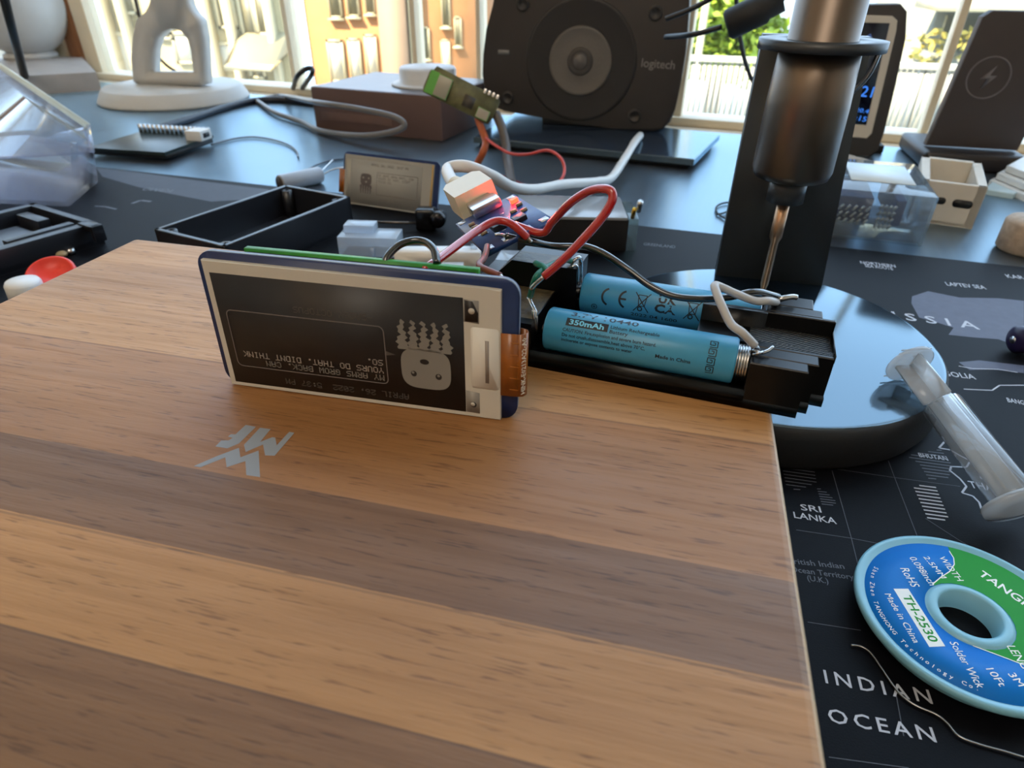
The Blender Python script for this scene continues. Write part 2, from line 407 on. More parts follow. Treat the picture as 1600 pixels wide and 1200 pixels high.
# brick side wing, turned away; its shade is put into a darker brick colour
xs0 = ony(458, 60, by_+600).x
hb2 = (xs0, by_+600, -9500)
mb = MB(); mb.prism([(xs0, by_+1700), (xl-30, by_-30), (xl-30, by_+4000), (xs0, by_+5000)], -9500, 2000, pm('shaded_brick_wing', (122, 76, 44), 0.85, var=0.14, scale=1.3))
tag(mb.build('brick_wing', off=hb2), 'plain shaded brick wing to the left of the orange brick house', 'building')
# pale house behind the lamp
py_ = 15000
hp = (-9000, py_, -9000)
ph = thing('pale_house', 'cream house with tall windows and white awning seen behind the keyhole lamp', 'building', hp)
x0 = ony(168, 60, py_).x; x1 = ony(446, 60, py_).x
mb = MB(); mb.box((x0, py_, -9000), (x1, py_+120, 1500), stone)
mb.build('wall', ph, off=hp)
for p0, p1 in ((180, 186), (205, 214), (330, 342), (366, 376), (428, 437)):
    a = ony(p0, 60, py_).x; b = ony(p1, 60, py_).x
    mb = MB(); mb.box((a, py_-260, -9000), (b, py_+20, 1450), winframe); mb.build('pilaster', ph, off=hp)
for x0_, x1_, a_, b_ in ((190, 202, 50, 130), (250, 268, 30, 62), (280, 300, 50, 100), (345, 362, -20, 45), (346, 362, 66, 110), (384, 398, -10, 66), (402, 418, -20, 55), (394, 414, 96, 122), (190, 202, -40, 22)):
    a = ony(x0_, b_, py_); b = ony(x1_, a_, py_); facade_window(ph, a.x, b.x, a.z, b.z, py_-10, hp, False, glarepane if a_ in (50, 66) else winglass)
a = ony(385, 92, py_); b = ony(450, 62, py_)
mb = MB(); mb.prism([(0, 0), (-900, -250), (-900, -330), (0, (b.z-a.z)*0.9)], 0, b.x-a.x, winframe, T(a.x, py_, a.z+200) @ Matrix(((0,0,1,0),(1,0,0,0),(0,1,0,0),(0,0,0,1)))); mb.build('awning', ph, off=hp)
# grey-blue house and flower balcony on the right
gy = 12500
hg = (1500, gy, -9000)
gh = thing('pale_blue_house', 'pale blue plastered house with small windows behind the column stand', 'building', hg)
bluewall = pm('pale_blue_plaster', (118, 136, 148), 0.85, var=0.05, scale=1.5)
a = ony(1186, 40, gy).x; b = ony(1462, 40, gy).x
mb = MB(); mb.box((a, gy, -9000), (b, gy+4000, 700), bluewall); mb.build('wall', gh, off=hg)
for x0_, x1_, a_, b_ in ((1203, 1216, 15, 46), (1362, 1380, 20, 70), (1396, 1404, -20, 60)):
    p = ony(x0_, b_, gy); q = ony(x1_, a_, gy); facade_window(gh, p.x, q.x, p.z, q.z, gy-10, hg, False)
cy_ = 9000
hc = (3000, cy_, -8000)
ch = thing('balcony_house', 'grey house with flowers on its balcony between the upright black stands', 'building', hc)
greyw = pm('grey_plaster', (128, 126, 112), 0.85, var=0.06, scale=1.5)
a = ony(1452, 60, cy_).x; b = ony(1720, 60, cy_).x
mb = MB(); mb.box((a, cy_, -8000), (b, cy_+3000, 200), greyw); mb.build('wall', ch, off=hc)
za = ony(1480, 18, cy_-900).z
mb = MB(); mb.box((a-250, cy_-900, za), (b, cy_, za+110), winframe); mb.build('eave', ch, off=hc)
zb = ony(1480, 88, cy_-700).z
mb = MB(); mb.box((a-100, cy_-700, zb-120), (b, cy_, zb), greyw)
for i in range(14): mb.box((a-90+i*240, cy_-690, zb-600), (a-60+i*240, cy_-660, zb-100), winframe)
mb.build('balcony', ch, off=hc)
for x0_, x1_, a_, b_ in ((1466, 1478, 24, 60), (1490, 1502, 30, 64), (1580, 1600, 20, 70)):
    p = ony(x0_, b_, cy_); q = ony(x1_, a_, cy_); facade_window(ch, p.x, q.x, p.z, q.z, cy_-10, hc, False)
def leaves(mb, cen, rad, n, size, m, rnd):
    for i in range(n):
        while True:
            d = Vector((rnd.uniform(-1, 1), rnd.uniform(-1, 1), rnd.uniform(-1, 1)))
            if 0.25 < d.length < 1: break
        p = Vector(cen)+Vector((d.x*rad[0], d.y*rad[1], d.z*rad[2]))
        M_ = T(*p) @ Matrix.Rotation(rnd.uniform(0, 6.3), 4, Vector((rnd.gauss(0, 1), rnd.gauss(0, 1), rnd.gauss(0, 1))).normalized())
        s_ = size*rnd.uniform(.6, 1.3)
        mb.flat([(-s_, 0), (0, -s_*.45), (s_, 0), (0, s_*.45)], 0, m, M_)
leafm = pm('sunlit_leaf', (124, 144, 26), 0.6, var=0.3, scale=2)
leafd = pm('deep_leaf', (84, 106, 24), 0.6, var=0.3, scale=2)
leafy = pm('yellow_leaf', (150, 134, 56), 0.6, var=0.25, scale=3)
rnd = random.Random(3)
mb = MB(); leaves(mb, (a+700, cy_-760, zb+90), (1500, 160, 190), 420, 60, leafy, rnd); mb.build('flower_trough', ch, off=hc, smooth=False)
# tree behind the fence
ty = 7000
tcn = ony(1130, 25, ty); base = (tcn.x, ty, -7000)
tr = thing('garden_tree', 'bright green leafy tree in sun behind the white slat fence', 'tree', base)
mb = MB()
for c_, r_, k in (((1105, 25), (330, 330, 420), 700), ((1150, 20), (350, 330, 430), 700), ((1185, 60), (260, 300, 300), 400), ((1110, 85), (420, 300, 230), 600), ((1165, 95), (360, 300, 220), 500)):
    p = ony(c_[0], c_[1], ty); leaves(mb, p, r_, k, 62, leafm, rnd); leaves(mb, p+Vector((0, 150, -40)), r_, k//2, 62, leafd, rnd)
mb.build('foliage', tr, off=base, smooth=False)
mb = MB(); mb.tube([(tcn.x, ty+100, -7000), (tcn.x+60, ty+80, -3000), (tcn.x, ty+60, tcn.z)], 90, pm('bark', (120, 96, 70), 0.9, var=0.2, scale=8)); mb.build('trunk', tr, off=base)
px_ = ony(1098, 40, 6000); mb = MB(); mb.cyl(28, -6000, 1500, winframe, T(px_.x, 6000, 0), 12); tag(mb.build('lamp_post', off=(px_.x, 6000, -6000)), 'thin white pole in front of the green tree outside', 'pole')
# white slat fence of the balcony
fy = 2200
fb = (150, fy, -330)
fn = thing('balcony_fence', 'white vertical slat fence in sun outside behind the column stand', 'fence', fb)
mb = MB(); xa = ony(1060, 130, fy).x; xb = ony(1720, 130, fy).x; i = 0; x = xa-60
fence_white = pm('white_painted_slats', (176, 172, 158), 0.5, var=0.02)
while x < xb:
    mb.box((x, fy, -318), (x+11, fy+8, -148), fence_white); x += 15.5
mb.build('slats', fn, off=fb)
mb = MB(); mb.box((xa-60, fy-6, -148), (xb, fy+18, -133), fence_white, bev=2); mb.build('rail', fn, off=fb)
mb = MB(); mb.box((xa-60, fy-6, -331), (xb, fy+18, -318), fence_white, bev=2)
mb.build('rail', fn, off=fb)
for px in (1062, 1180, 1330, 1440):
    x = ony(px, 130, fy).x; mb = MB(); mb.box((x-9, fy+10, FZ), (x+9, fy+28, -140), fence_white); mb.build('post', fn, off=fb)
mb = MB(); mb.M = RM; mb.box((-60, 120, FZ-40), (2200, 2600, FZ), pm('balcony_concrete', (206, 198, 184), 0.8, var=0.06, scale=4)); o = mb.build('balcony_floor'); structure(o)
mb = MB(); mb.box((-40000, 3500, -9600), (40000, 40000, -9500), pm('street_ground', (150, 146, 138), 0.9, var=0.1, scale=.4)); structure(mb.build('street_ground'))

# ================================================================== DESK, MAT, BOARD
dk = thing('desk', 'long dark brown glossy desk standing against the window', 'desk', (0, 655, FZ), TH)
dm = sheen('dark_ribbed_desk', (32, 25, 21), (52, 40, 33), 3.4, .28, .32, (60, 3, 1), 9)
mb = MB(); mb.box((-1150, -860, DESK-28), (980, 0, DESK), dm, bev=1.5); mb.build('desk_top', dk, off=(0, 0, FZ))
for x in (-1100, 870):
    for y in (-810, -110):
        mb = MB(); mb.box((x, y, FZ), (x+60, y+60, DESK-28), matte_black, bev=2); mb.build('leg', dk, off=(0, 0, FZ))
# mat with printed world map
cloth = pm('black_mat_cloth', (9, 9, 13), 0.55, var=0.12, scale=400, spec=0.1, bump=0.12, bscale=2500)
land = pm('map_land_print', (78, 80, 98), 0.6, var=0.08, scale=300)
ink = pm('map_white_print', (186, 188, 196), 0.6, var=0.06, scale=400)
inkd = pm('map_grey_print', (84, 86, 94), 0.6, var=0.06, scale=400)
mp0 = onz(147, 260, MAT); mp1 = onz(1600, 417, MAT); mdir = (mp1-mp0).normalized(); myaw = math.atan2(mdir.y, mdir.x)
MM = T(mp0.x, mp0.y, DESK) @ RZ(myaw)
mat_o = thing('desk_mat', 'black desk mat printed with a grey world map under the wooden board', 'desk mat', (mp0.x, mp0.y, DESK), 0)
mb = MB(); mb.M = MM
mb.prism([(-120, 0), (760, 0), (760, -460), (-120, -460)], 0, 2.0, cloth, bev=0.5, seg=1)
mb.M = I4; ZT = MAT+0.03
def mpt(x, y): p = onz(x, y, ZT); return (p.x, p.y)
def mpoly(px, m, z=0.0): mb.flat([mpt(*p) for p in px], ZT+z, m)
def mstrip(px, wmm, m, z=0.02):
    P = [Vector(mpt(*p)) for p in px]
    for a_, b_ in zip(P, P[1:]):
        d = (b_-a_).normalized(); n = Vector((-d.y, d.x))*wmm/2
        mb.flat([tuple(a_-n), tuple(b_-n), tuple(b_+n), tuple(a_+n)], ZT+z, m)
def mtext(t, p0, p1, ptop, m, z=0.03, sp=1.0):
    o = onz(p0[0], p0[1], ZT); xv = onz(p1[0], p1[1], ZT)-o; yv = onz(ptop[0], ptop[1], ZT)-o
    wd = xv.length; x_ = xv.normalized(); yv = yv-x_*yv.dot(x_)
    mb.text(t, m, frame(o+Vector((0, 0, z)), x_, yv), size=yv.length, width=wd, res=2, bold=.008, spacing=sp)
# land shapes
mpoly([(1425, 463), (1450, 455), (1500, 465), (1560, 466), (1600, 470), (1600, 545), (1560, 530), (1520, 527), (1482, 523), (1490, 512), (1468, 505), (1436, 496), (1424, 474)], land)
mpoly([(1498, 566), (1530, 563), (1600, 571), (1600, 583), (1550, 577), (1515, 578)], land)
mpoly([(150, 262), (205, 268), (300, 281), (420, 296), (415, 310), (330, 315), (262, 302), (215, 292), (160, 276)], pm('map_land_dim', (50, 52, 64), 0.6, var=0.1, scale=200))
# hatched countries
def hatch(px, m, n, wmm):
    P = [Vector(mpt(*p)) for p in px]; ys = [p.y for p in P]; y0, y1 = min(ys), max(ys)
    for i in range(n):
        y = y0+(i+.5)*(y1-y0)/n; xs = []
        for a_, b_ in zip(P, P[1:]+P[:1]):
            if (a_.y-y)*(b_.y-y) < 0: xs.append(a_.x+(b_.x-a_.x)*(y-a_.y)/(b_.y-a_.y))
        xs.sort()
        for q in range(0, len(xs)-1, 2): mb.flat([(xs[q], y-wmm/2), (xs[q+1], y-wmm/2+.25), (xs[q+1], y+wmm/2+.25), (xs[q], y+wmm/2)], ZT+.02, m)
hatch([(1222, 730), (1272, 731), (1276, 755), (1246, 768), (1228, 757)], inkd, 8, .32)
hatch([(1276, 762), (1290, 768), (1308, 786), (1300, 792), (1284, 788)], inkd, 7, .32)
hatch([(1416, 712), (1470, 702), (1490, 730), (1482, 748), (1452, 750), (1436, 724)], inkd, 11, .4)
hatch([(1426, 758), (1462, 760), (1484, 814), (1450, 812)], ink, 10, .5)
mstrip([(1472, 682), (1476, 690), (1467, 700), (1485, 703), (1500, 712), (1520, 722), (1545, 735), (1560, 745)], .55, ink)
mstrip([(1484, 736), (1486, 729), (1510, 730), (1515, 722)], .5, ink)
mstrip([(1484, 735), (1500, 748), (1510, 760), (1503, 770), (1520, 775), (1530, 785), (1535, 800)], .55, ink)
mstrip([(1530, 735), (1533, 748), (1560, 746), (1578, 752)], .5, ink)
mstrip([(1506, 608), (1550, 610), (1562, 602), (1600, 602)], .5, ink)
mstrip([(1498, 572), (1520, 576), (1560, 577), (1590, 582)], .4, ink)
for l in ([(1300, 732), (1396, 746), (1500, 760)], [(1388, 720), (1400, 752), (1434, 840)], [(1300, 735), (1330, 840), (1340, 880)], [(1244, 828), (1330, 841), (1376, 850)], [(1262, 972), (1345, 985)], [(1295, 1183), (1420, 1200)], [(1400, 1085), (1412, 1150)], [(1446, 810), (1500, 845), (1560, 880)]):
    mstrip(l, .16, inkd)
mtext('SRI', (1252, 797), (1284, 801), (1253, 788), ink)
mtext('LANKA', (1241, 809), (1308, 819), (1242, 800), ink)
mtext('British Indian', (1232, 880), (1320, 889), (1233, 872), inkd)
mtext('Ocean Territory', (1236, 893), (1335, 906), (1237, 885), inkd)
mtext('(U.K.)', (1262, 907), (1295, 912), (1263, 899), inkd)
mtext('INDIAN', (1290, 1067), (1458, 1100), (1289, 1047), ink, sp=1.4)
mtext('OCEAN', (1296, 1128), (1464, 1160), (1296, 1107), ink, sp=1.3)
mtext('THAILAND', (1517, 762), (1610, 776), (1517, 752), ink)
mtext('LAOS', (1526, 735), (1562, 738), (1526, 727), ink)
mtext('BHUTAN', (1437, 714), (1482, 720), (1438, 708), ink)
mtext('BANGLADESH', (1575, 628), (1640, 640), (1576, 622), ink)
mtext('MONGOLIA', (1435, 582), (1526, 593), (1436, 575), ink)
mtext('R U S S I A', (1340, 490), (1532, 515), (1340, 480), ink)
mtext('LAPTEV SEA', (1480, 446), (1542, 452), (1481, 441), ink)
mtext('KARA SEA', (1575, 434), (1640, 440), (1576, 429), ink)
mtext('NORTHERN', (1345, 412), (1400, 418), (1346, 408), ink)
mtext('SEA ROUTE', (1352, 417), (1396, 422), (1353, 413), ink)
mtext('GREENLAND', (1005, 383), (1055, 388), (1006, 379), inkd)
mtext('CANADA', (220, 297), (265, 301), (222, 292), inkd)
mstrip([(148, 322), (165, 323), (182, 327)], 1.6, inkd)
mstrip([(206, 318), (220, 313), (236, 315)], 2.4, inkd)
mb.build('mat_sheet', mat_o, off=(mp0.x, mp0.y, DESK))

# wooden board
wb = (-73, 172.6, 0)
bd = thing('wooden_board', 'thick wooden board of glued staves with silver mark on top', 'board', (-73, 172.6, MAT))
wm = wood_mat()
mb = MB(); mb.box((-173.9, -70, MAT), (26.9, 172.6, 0), wm, bev=1.7, seg=3); mb.build('block', bd, off=(-73, 172.6, MAT))
silver = pm('silver_print', (142, 146, 150), 0.55, 0.0, var=0.04)
LG = [[(-78.25,80.74),(-78.3,82.63),(-76.94,83.05),(-76.65,83.96),(-77.78,84.06),(-77.73,84.87),(-76.79,85.05),(-76.67,88.34),(-74.35,88.31),(-74.47,82.71),(-75.71,80.82)],
 [(-73.37,88.21),(-71.1,88.34),(-70.79,84.11),(-69.32,86.06),(-68.69,86.11),(-67.1,83.98),(-67.04,88.48),(-65.89,88.44),(-65.81,81.12),(-67.59,80.76),(-69.8,83.6),(-71.7,80.74),(-73.28,82.58)],
 [(-78.51,74.64),(-76.23,78.19),(-73.67,81.5),(-71.72,79.06),(-69.57,81.72),(-65.05,75.03),(-67.74,74.9),(-70.19,78.33),(-72.49,75.91),(-74.45,78.34),(-77.12,74.7)]]
mb = MB()
for l in LG: mb.prism(l, 0.0, 0.025, silver)
o = mb.build('printed_mark', bd, off=(-73, 172.6, MAT), smooth=False); o['label'] = 'silver lettered mark'

# ================================================================== E-PAPER DISPLAYS
FONT = {'A':'0E11111F111111','B':'1E11111E11111E','C':'0E11101010110E','D':'1E11111111111E','E':'1F10101E10101F','G':'0E11101713110E','H':'1111111F111111','I':'0E04040404040E','K':'11121418141211','L':'1010101010101F','M':'111B1515111111','N':'11191513111111','O':'0E11111111110E','P':'1E11111E101010','R':'1E11111E141211','S':'0F10100E01011E','T':'1F040404040404','U':'1111111111110E','W':'11111115151B11','Y':'11110A04040404',
 '0':'0E11131519110E','2':'0E11010608101F','3':'0E11010601110E','5':'1F101E0101110E','6':'0608101E11110E','7':'1F010204080808','.':'00000000000C0C',',':'000000000C0408',':':'000C0C000C0C00','-':'0000001F000000',' ':'00000000000000'}
def pix(mb, txt, m, M, ch, pitch):
    """dot-matrix lettering, origin at the left of the baseline"""
    d = ch/7; dx = pitch/6
    for i, c in enumerate(txt):
        rows = FONT[c]
        for r in range(7):
            b = int(rows[2*r:2*r+2], 16); run = None
            for q in range(6):
                on = q < 5 and (b >> (4-q)) & 1
                if on and run is None: run = q
                if not on and run is not None:
                    x0 = i*pitch+run*dx; x1 = i*pitch+q*dx; y0 = (6-r)*d
                    mb.flat([(x0, y0), (x1, y0), (x1, y0+d*.92), (x0, y0+d*.92)], 0, m, M); run = None
def octopus(mb, m, dark, M, mdark):
    face = []
    for k in range(40):
        t = 2*PI*k/40; c, s_ = math.cos(t), math.sin(t)
        face.append((5.2*math.copysign(abs(c)**.55, c), 4.55*math.copysign(abs(s_)**.6, s_)))
    mb.flat(face, 0, m, M)
    rr = random.Random(5)
    for i in range(5):
        cx = -4.5+i*2.25; L_ = []; R_ = []
        for k in range(13):
            y = 3.4+k*0.56; hw = (1.15*(1-k/15.0)) + (0.28 if k % 2 else -0.18)+rr.uniform(-.1, .1); hw = max(.1, hw); sh = 0.25*math.sin(k*1.3+i)
            y = y+.7 if k == 0 else y+.55; L_.append((cx+sh-hw, y)); R_.append((cx+sh+hw, y))
        for a_, b_, c_, d_ in zip(L_, R_, R_[1:], L_[1:]): mb.flat([a_, b_, c_, d_], 0.0, m, M)
    def disc(x, y, rx, ry, mm, z): mb.flat([(x+rx*math.cos(2*PI*k/18), y+ry*math.sin(2*PI*k/18)) for k in range(18)], z, mm, M)
    disc(-.2, 1.75, .95, .6, dark, .02); disc(-2.6, -1.25, .62, .66, dark, .02); disc(2.6, -1.35, .66, .7, dark, .02)
    disc(-2.75, -1.0, .28, .28, mdark, .04); disc(2.6, -1.1, .3, .3, mdark, .04)
panelw = pm('display_bezel_white', (206, 200, 188), 0.5, var=0.02)
scr_dark = pm('dark_screen_film', (34, 30, 30), 0.45, var=0.06)
scr_ink = pm('screen_light_ink', (158, 150, 142), 0.5)
scr_dim = pm('screen_faint_ink', (84, 78, 74), 0.5)
scr_grey = pm('screen_grey_ink', (132, 128, 122), 0.5)
scr_line = pm('screen_frame_ink', (112, 104, 102), 0.5)
pale = pm('pale_screen_film', (158, 156, 150), 0.55, var=0.03)
pale_ink = pm('pale_screen_ink', (118, 112, 108), 0.55)
pale_dark = pm('pale_screen_dark_ink', (92, 84, 84), 0.55)
flexm = pm('orange_flex_film', (150, 84, 22), 0.3, var=0.2, scale=300, spec=0.7)
flexl = pm('flex_print', (226, 214, 190), 0.5)
def rrect(x0, y0, x1, y1, r, n=6):
    out = []
    for cx, cy, a0 in ((x1-r, y1-r, 0), (x0+r, y1-r, PI/2), (x0+r, y0+r, PI), (x1-r, y0+r, 1.5*PI)):
        for k in range(n+1): t = a0+k*PI/2/n; out.append((cx+r*math.cos(t), cy+r*math.sin(t)))
    return out
UP = Matrix(((1,0,0,0),(0,0,-1,0),(0,1,0,0),(0,0,0,1)))   # drawing plane (u,v) stood upright, its face toward -y
def epaper(name, label, base, yaw, lean, dark=True):
    th = thing(name, label, 'display', base, rot=(-lean, 0, yaw))
    # u,v drawing plane; local z of the drawing = toward the viewer
    mb = MB(); mb.M = UP
    mb.prism(rrect(-.5, 0, 65, 30.3, 3.2), -1.6, 0, bluepcb)
    mb.prism(rrect(-.52, -.02, 65.02, 30.32, 3.2), -1.25, -0.35, pm('board_edge', (120, 128, 136), 0.4)); mb.build('circuit_board', th)
    mb = MB(); mb.M = UP
    mb.prism([(1.1, .15), (61.8, .1), (61.8, 28.5), (58.9, 28.6), (1.1, 28.9)], 0.05, 1.05, panelw if dark else pale, bev=.15, seg=1)
    pn = mb.build('panel', th)
    mb = MB(); mb.M = UP; Zs = 1.07
    a0, a1, b0, b1 = 2.4, 54.6, 1.1, 26.4
    if dark:
        mb.prism([(a0, b0), (a1, b0), (a1, b1), (a0, b1)], 1.0, Zs, scr_dark)
        Q = T(0, 0, Zs+.03)
        r0 = rrect(4.0, 5.3, 38.3, 18.6, 1.2); r1 = rrect(4.22, 5.52, 38.08, 18.38, 1.05)
        mb.holed(r0, r1, Zs, Zs+.03, scr_line)
        mb.flat([(38.3, 13.2), (40.3, 12.6), (38.3, 12.2)], Zs+.03, scr_dim)
        def ln(t, u, v, m, h=1.35, p=1.215): pix(mb, t, m, frame((u, v+h/2, Zs+.04), (-1, 0, 0), (0, -1, 0)), h, p)
        ln('MY ARMS GROW BACK. CAN', 37.4, 6.75, scr_grey); ln('YOURS DO THAT. DIDNT THINK', 37.4, 8.5, scr_ink); ln('SO.', 37.4, 10.3, scr_ink)
        ln('-SASSY OCTOPUS', 36.2, 20.2, scr_dim); ln('APRIL 26, 2022  5:37 PM', 42.4, 2.9, scr_dim)
        octopus(mb, scr_grey, scr_dark, T(46.5, 10.0, Zs+.04), scr_grey)
    else:
        mb.prism([(a0, b0), (a1, b0), (a1, b1), (a0, b1)], 1.0, Zs, pale)
        mb.holed(rrect(24, 7.5, 52, 20.5, .8), rrect(24.3, 7.8, 51.7, 20.2, .6), Zs, Zs+.03, pale_ink)
        def ln(t, u, v, m, h=1.35, p=1.1): pix(mb, t, m, T(u, v-h/2, Zs+.04), h, p)
        ln('MY ARMS GROW BACK. CAN', 25, 18.8, pale_ink); ln('YOURS DO THAT. DIDNT', 25, 17, pale_ink); ln('THINK SO.', 25, 15.2, pale_ink)
        ln('APRIL 26, 2022  5:37 PM', 20, 24.4, pale_ink); ln('-SASSY OCTOPUS', 26, 4.5, pale_ink)
        octopus(mb, pale_dark, pale, T(16.5, 15.5, Zs+.04) @ RZ(PI) @ Matrix.Diagonal((.75, .75, 1, 1)), pale)
    mb.build('screen', pn)
    # white end cap of the glass with notches
    mb = MB(); mb.M = UP
    flip = I4 if dark else T(65, 0, 0) @ Matrix.Diagonal((-1, 1, 1, 1))
    if dark:
        mb.prism(rrect(55.9, 7.2, 61.5, 20.6, .7), 1.05, 1.14, pm('glass_end_white', (222, 216, 206), .45), flip)
        mb.prism([(58.75, 8.6), (59.5, 8.6), (59.5, 18.0), (58.75, 18.0)], 1.14, 1.17, pm('driver_chip_grey', (150, 140, 132), .4), flip)
        gm = pm('glass_mark_grey', (146, 140, 132), .4)
        mb.prism([(54.7, 21.6), (57.6, 21.4), (57.6, 26.1), (54.7, 26.2)], 1.05, 1.12, gm, flip)
        mb.prism([(54.9, 21.7), (57.4, 21.7), (57.5, 23.6), (56.4, 25.9), (54.9, 26)], 1.12, 1.14, scr_dark, flip)
        mb.prism([(54.7, 1.2), (57.5, 1.1), (57.5, 6.0), (54.7, 6.3)], 1.05, 1.12, gm, flip)
        mb.cyl(.62, 1.12, 1.17, panelw, flip @ T(56.2, 23.9, 0), 18); mb.cyl(.62, 1.12, 1.17, scr_dark, flip @ T(56.25, 3.1, 0), 18); mb.cyl(.45, 1.17, 1.19, panelw, flip @ T(56.1, 3.2, 0), 16)
    else:
        mb.prism([(2.4, 1.4), (5.6, 1.4), (5.6, 26.2), (2.4, 26.2)], 1.07, 1.1, pm('pale_strip', (168, 164, 154), .5))
        m2 = MB(); m2.M = UP; m2.prism([(60.6, .5), (61.6, .5), (61.6, 28.2), (60.6, 28.2)], 1.05, 1.09, pm('amber_strip', (190, 150, 80), .5)); m2.build('edge_strip', pn)
    mb.build('panel_end', pn)
    # flex cable that folds round the board edge
    mb = MB(); mb.M = UP
    sg = 1 if dark else -1; e0 = 61.8 if dark else 1.2
    prof = [(e0, .9), (e0+sg*3.3, .75), (e0+sg*4.4, .35), (e0+sg*4.9, -.6), (e0+sg*4.5, -1.6), (e0+sg*3.0, -2.1)]
    th_ = .12
    for (ua, za), (ub, zb_) in zip(prof, prof[1:]):
        ya, yb = 6.1, 19.9
        mb.prism([(0, 0), (math.hypot(ub-ua, zb_-za), 0), (math.hypot(ub-ua, zb_-za), th_), (0, th_)], ya, yb, flexm, frame((ua, 0, za), (ub-ua, 0, zb_-za), (-(zb_-za), 0, (ub-ua))) @ Matrix(((1,0,0,0),(0,1,0,0),(0,0,-1,0),(0,0,0,1))))
    if dark:
        for q in range(5): mb.box((61.9, 7.6+q*2.6, .96), (65.4, 7.75+q*2.6, 1.0), pm('flex_trace', (186, 112, 40), .3), T(0, 0, -.06))
        tM = frame((66.5, 7.4, .62), (0, 1, 0), (-.82, 0, .5)) if True else I4
        mb.text('HINK-E0213A22-A0', flexl, frame((66.62, 7.0, .42), (0, 1, 0), (-.42, 0, .6)), size=1.15, width=12.4, res=1, bold=.02)
    mb.build('flex_cable', th)
    if dark:
        # microcontroller board soldered on behind, standing on its header pins
        g0 = 4.8
        mb = MB(); mb.M = UP; mb.prism([(g0, 7.4), (g0+50.4, 7.4), (g0+50.4, 28.4), (g0, 28.4)], -9.6, -8.1, greenpcb)
        gb = mb.build('controller_board', th)
        mb = MB(); mb.M = UP
        for v in (8.9, 26.6):
            mb.box((g0+1, v-1.2, -8.1), (g0+50, v+1.2, -1.6), black)
        mb.build('pin_header', gb)
        mb = MB(); mb.M = UP; mb.box((g0-1.2, 15, -12.2), (g0+4.6, 22.5, -9.6), metal, bev=.4); mb.box((g0+20, 15, -10.8), (g0+27, 22, -9.6), black)
        for q in range(20): mb.cyl(.7, -10.0, -9.5, metal, T(g0+1.6+q*2.5, 27.3, 0), 8)
        mb.build('chip', gb)
    else:
        mb = MB(); mb.M = UP; mb.prism(rrect(4, 2, 60, 27, 2), -9, -1.6, black); mb.build('back_cover', th)
        mb = MB(); mb.M = UP; mb.prism([(22, .2), (30, .2), (30, 6), (22, 6)], -24, -9, black); mb.build('foot', th)
    return th
epaper('epaper_display', 'dark e-paper display with octopus drawing standing on the wooden board', (-89.3, 101.6, 0.05), .0345, .0226, True)
sp_ = onz(536, 317, MAT)
epaper('epaper_display', 'pale grey e-paper display leaning back beside the open black tray', (sp_.x, sp_.y, MAT+.1), -.146, .2886, False)

# ================================================================== BATTERY HOLDER + CELLS
HY = math.radians(-6); HO = (30.2, 117.6, 0)
HM = T(*HO) @ RZ(HY)
pla = pm('black_printed_plastic', (9, 9, 10), 0.3, var=0.12, scale=500, spec=0.3)
def layer_mat():
    m = bpy.data.materials.new('black_print_layers'); m.use_nodes = True; t = m.node_tree; N = t.nodes; L = t.links; b = N['Principled BSDF']
    b.inputs['Base Color'].default_value = lin((30, 27, 24))+(1,); b.inputs['Roughness'].default_value = .28; b.inputs['Specular IOR Level'].default_value = .9
    co = N.new('ShaderNodeTexCoord'); mp = N.new('ShaderNodeMapping'); mp.inputs['Rotation'].default_value = (0, 0, .8); L.new(co.outputs['Object'], mp.inputs[0])
    wv = N.new('ShaderNodeTexWave'); wv.inputs['Scale'].default_value = 480; L.new(mp.outputs[0], wv.inputs[0])
    bp = N.new('ShaderNodeBump'); bp.inputs['Strength'].default_value = .9; bp.inputs['Distance'].default_value = .0003; L.new(wv.outputs['Fac'], bp.inputs['Height']); L.new(bp.outputs[0], b.inputs['Normal'])
    return m
layers = layer_mat()
hd = thing('battery_holder', 'black two cell battery holder overhanging the right corner of the wooden board', 'battery holder', HO, HY)
B0 = 1.5
mb = MB()
mb.box((-73, B0, 0), (.8, 31, 2.2), pla)                                   # floor
mb.prism([(-73, B0), (.8, B0), (.8, 4.0), (2.9, 4.0), (2.9, 7.8), (6, 7.8), (6, 21.5), (3.4, 21.5), (3.4, 25.3), (1.6, 25.3), (1.6, 31), (-73, 31)], 0, 2.0, pla)
mb.box((-58, B0, 0), (-10, 2.9, 4.4), pla); mb.box((-58, 29.6, 0), (-10, 31, 5), pla)  # low side walls
mb.box((-58, 12.2, 0), (-10, 20.0, 6.5), pla)                              # ridge between the cells
mb.box((-22, 19.4, 0), (-8, 20.6, 14), pla)
mb.build('tray', hd)
mb = MB()                                                                  # right end block: steps down towards both sides
mb.prism([(-10.3, B0+.1), (.8, B0+.1), (.8, 5.2), (-10.3, 5.2)], 0, 11, pla, bev=.25, seg=1)
mb.prism([(-10.3, 5.2), (2.9, 5.2), (2.9, 9.2), (-10.3, 9.2)], 0, 11, pla, bev=.25, seg=1)
mb.prism([(-10.3, 9.2), (6, 9.2), (6, 12), (-10.3, 12)], 0, 11, pla, bev=.25, seg=1)
mb.prism([(-22, 12), (6, 12), (6, 20.5), (-22, 20.5)], 0, 10.2, pla)
mb.flat([(-11, 11.6), (5.9, 11.6), (5.9, 20.4), (-11, 20.4)], 10.4, layers)
mb.flat([(-6, 10.2), (5.9, 10.2), (5.9, 11.9), (-6, 11.9)], 11.05, layers)
mb.prism([(-22, 20.5), (6, 20.5), (6, 21.6), (-22, 21.6)], 0, 14, pla, bev=.2, seg=1)
mb.prism([(-8.5, 21.5), (3.4, 21.5), (3.4, 25.3), (-8.5, 25.3)], 0, 14, pla, bev=.25, seg=1)
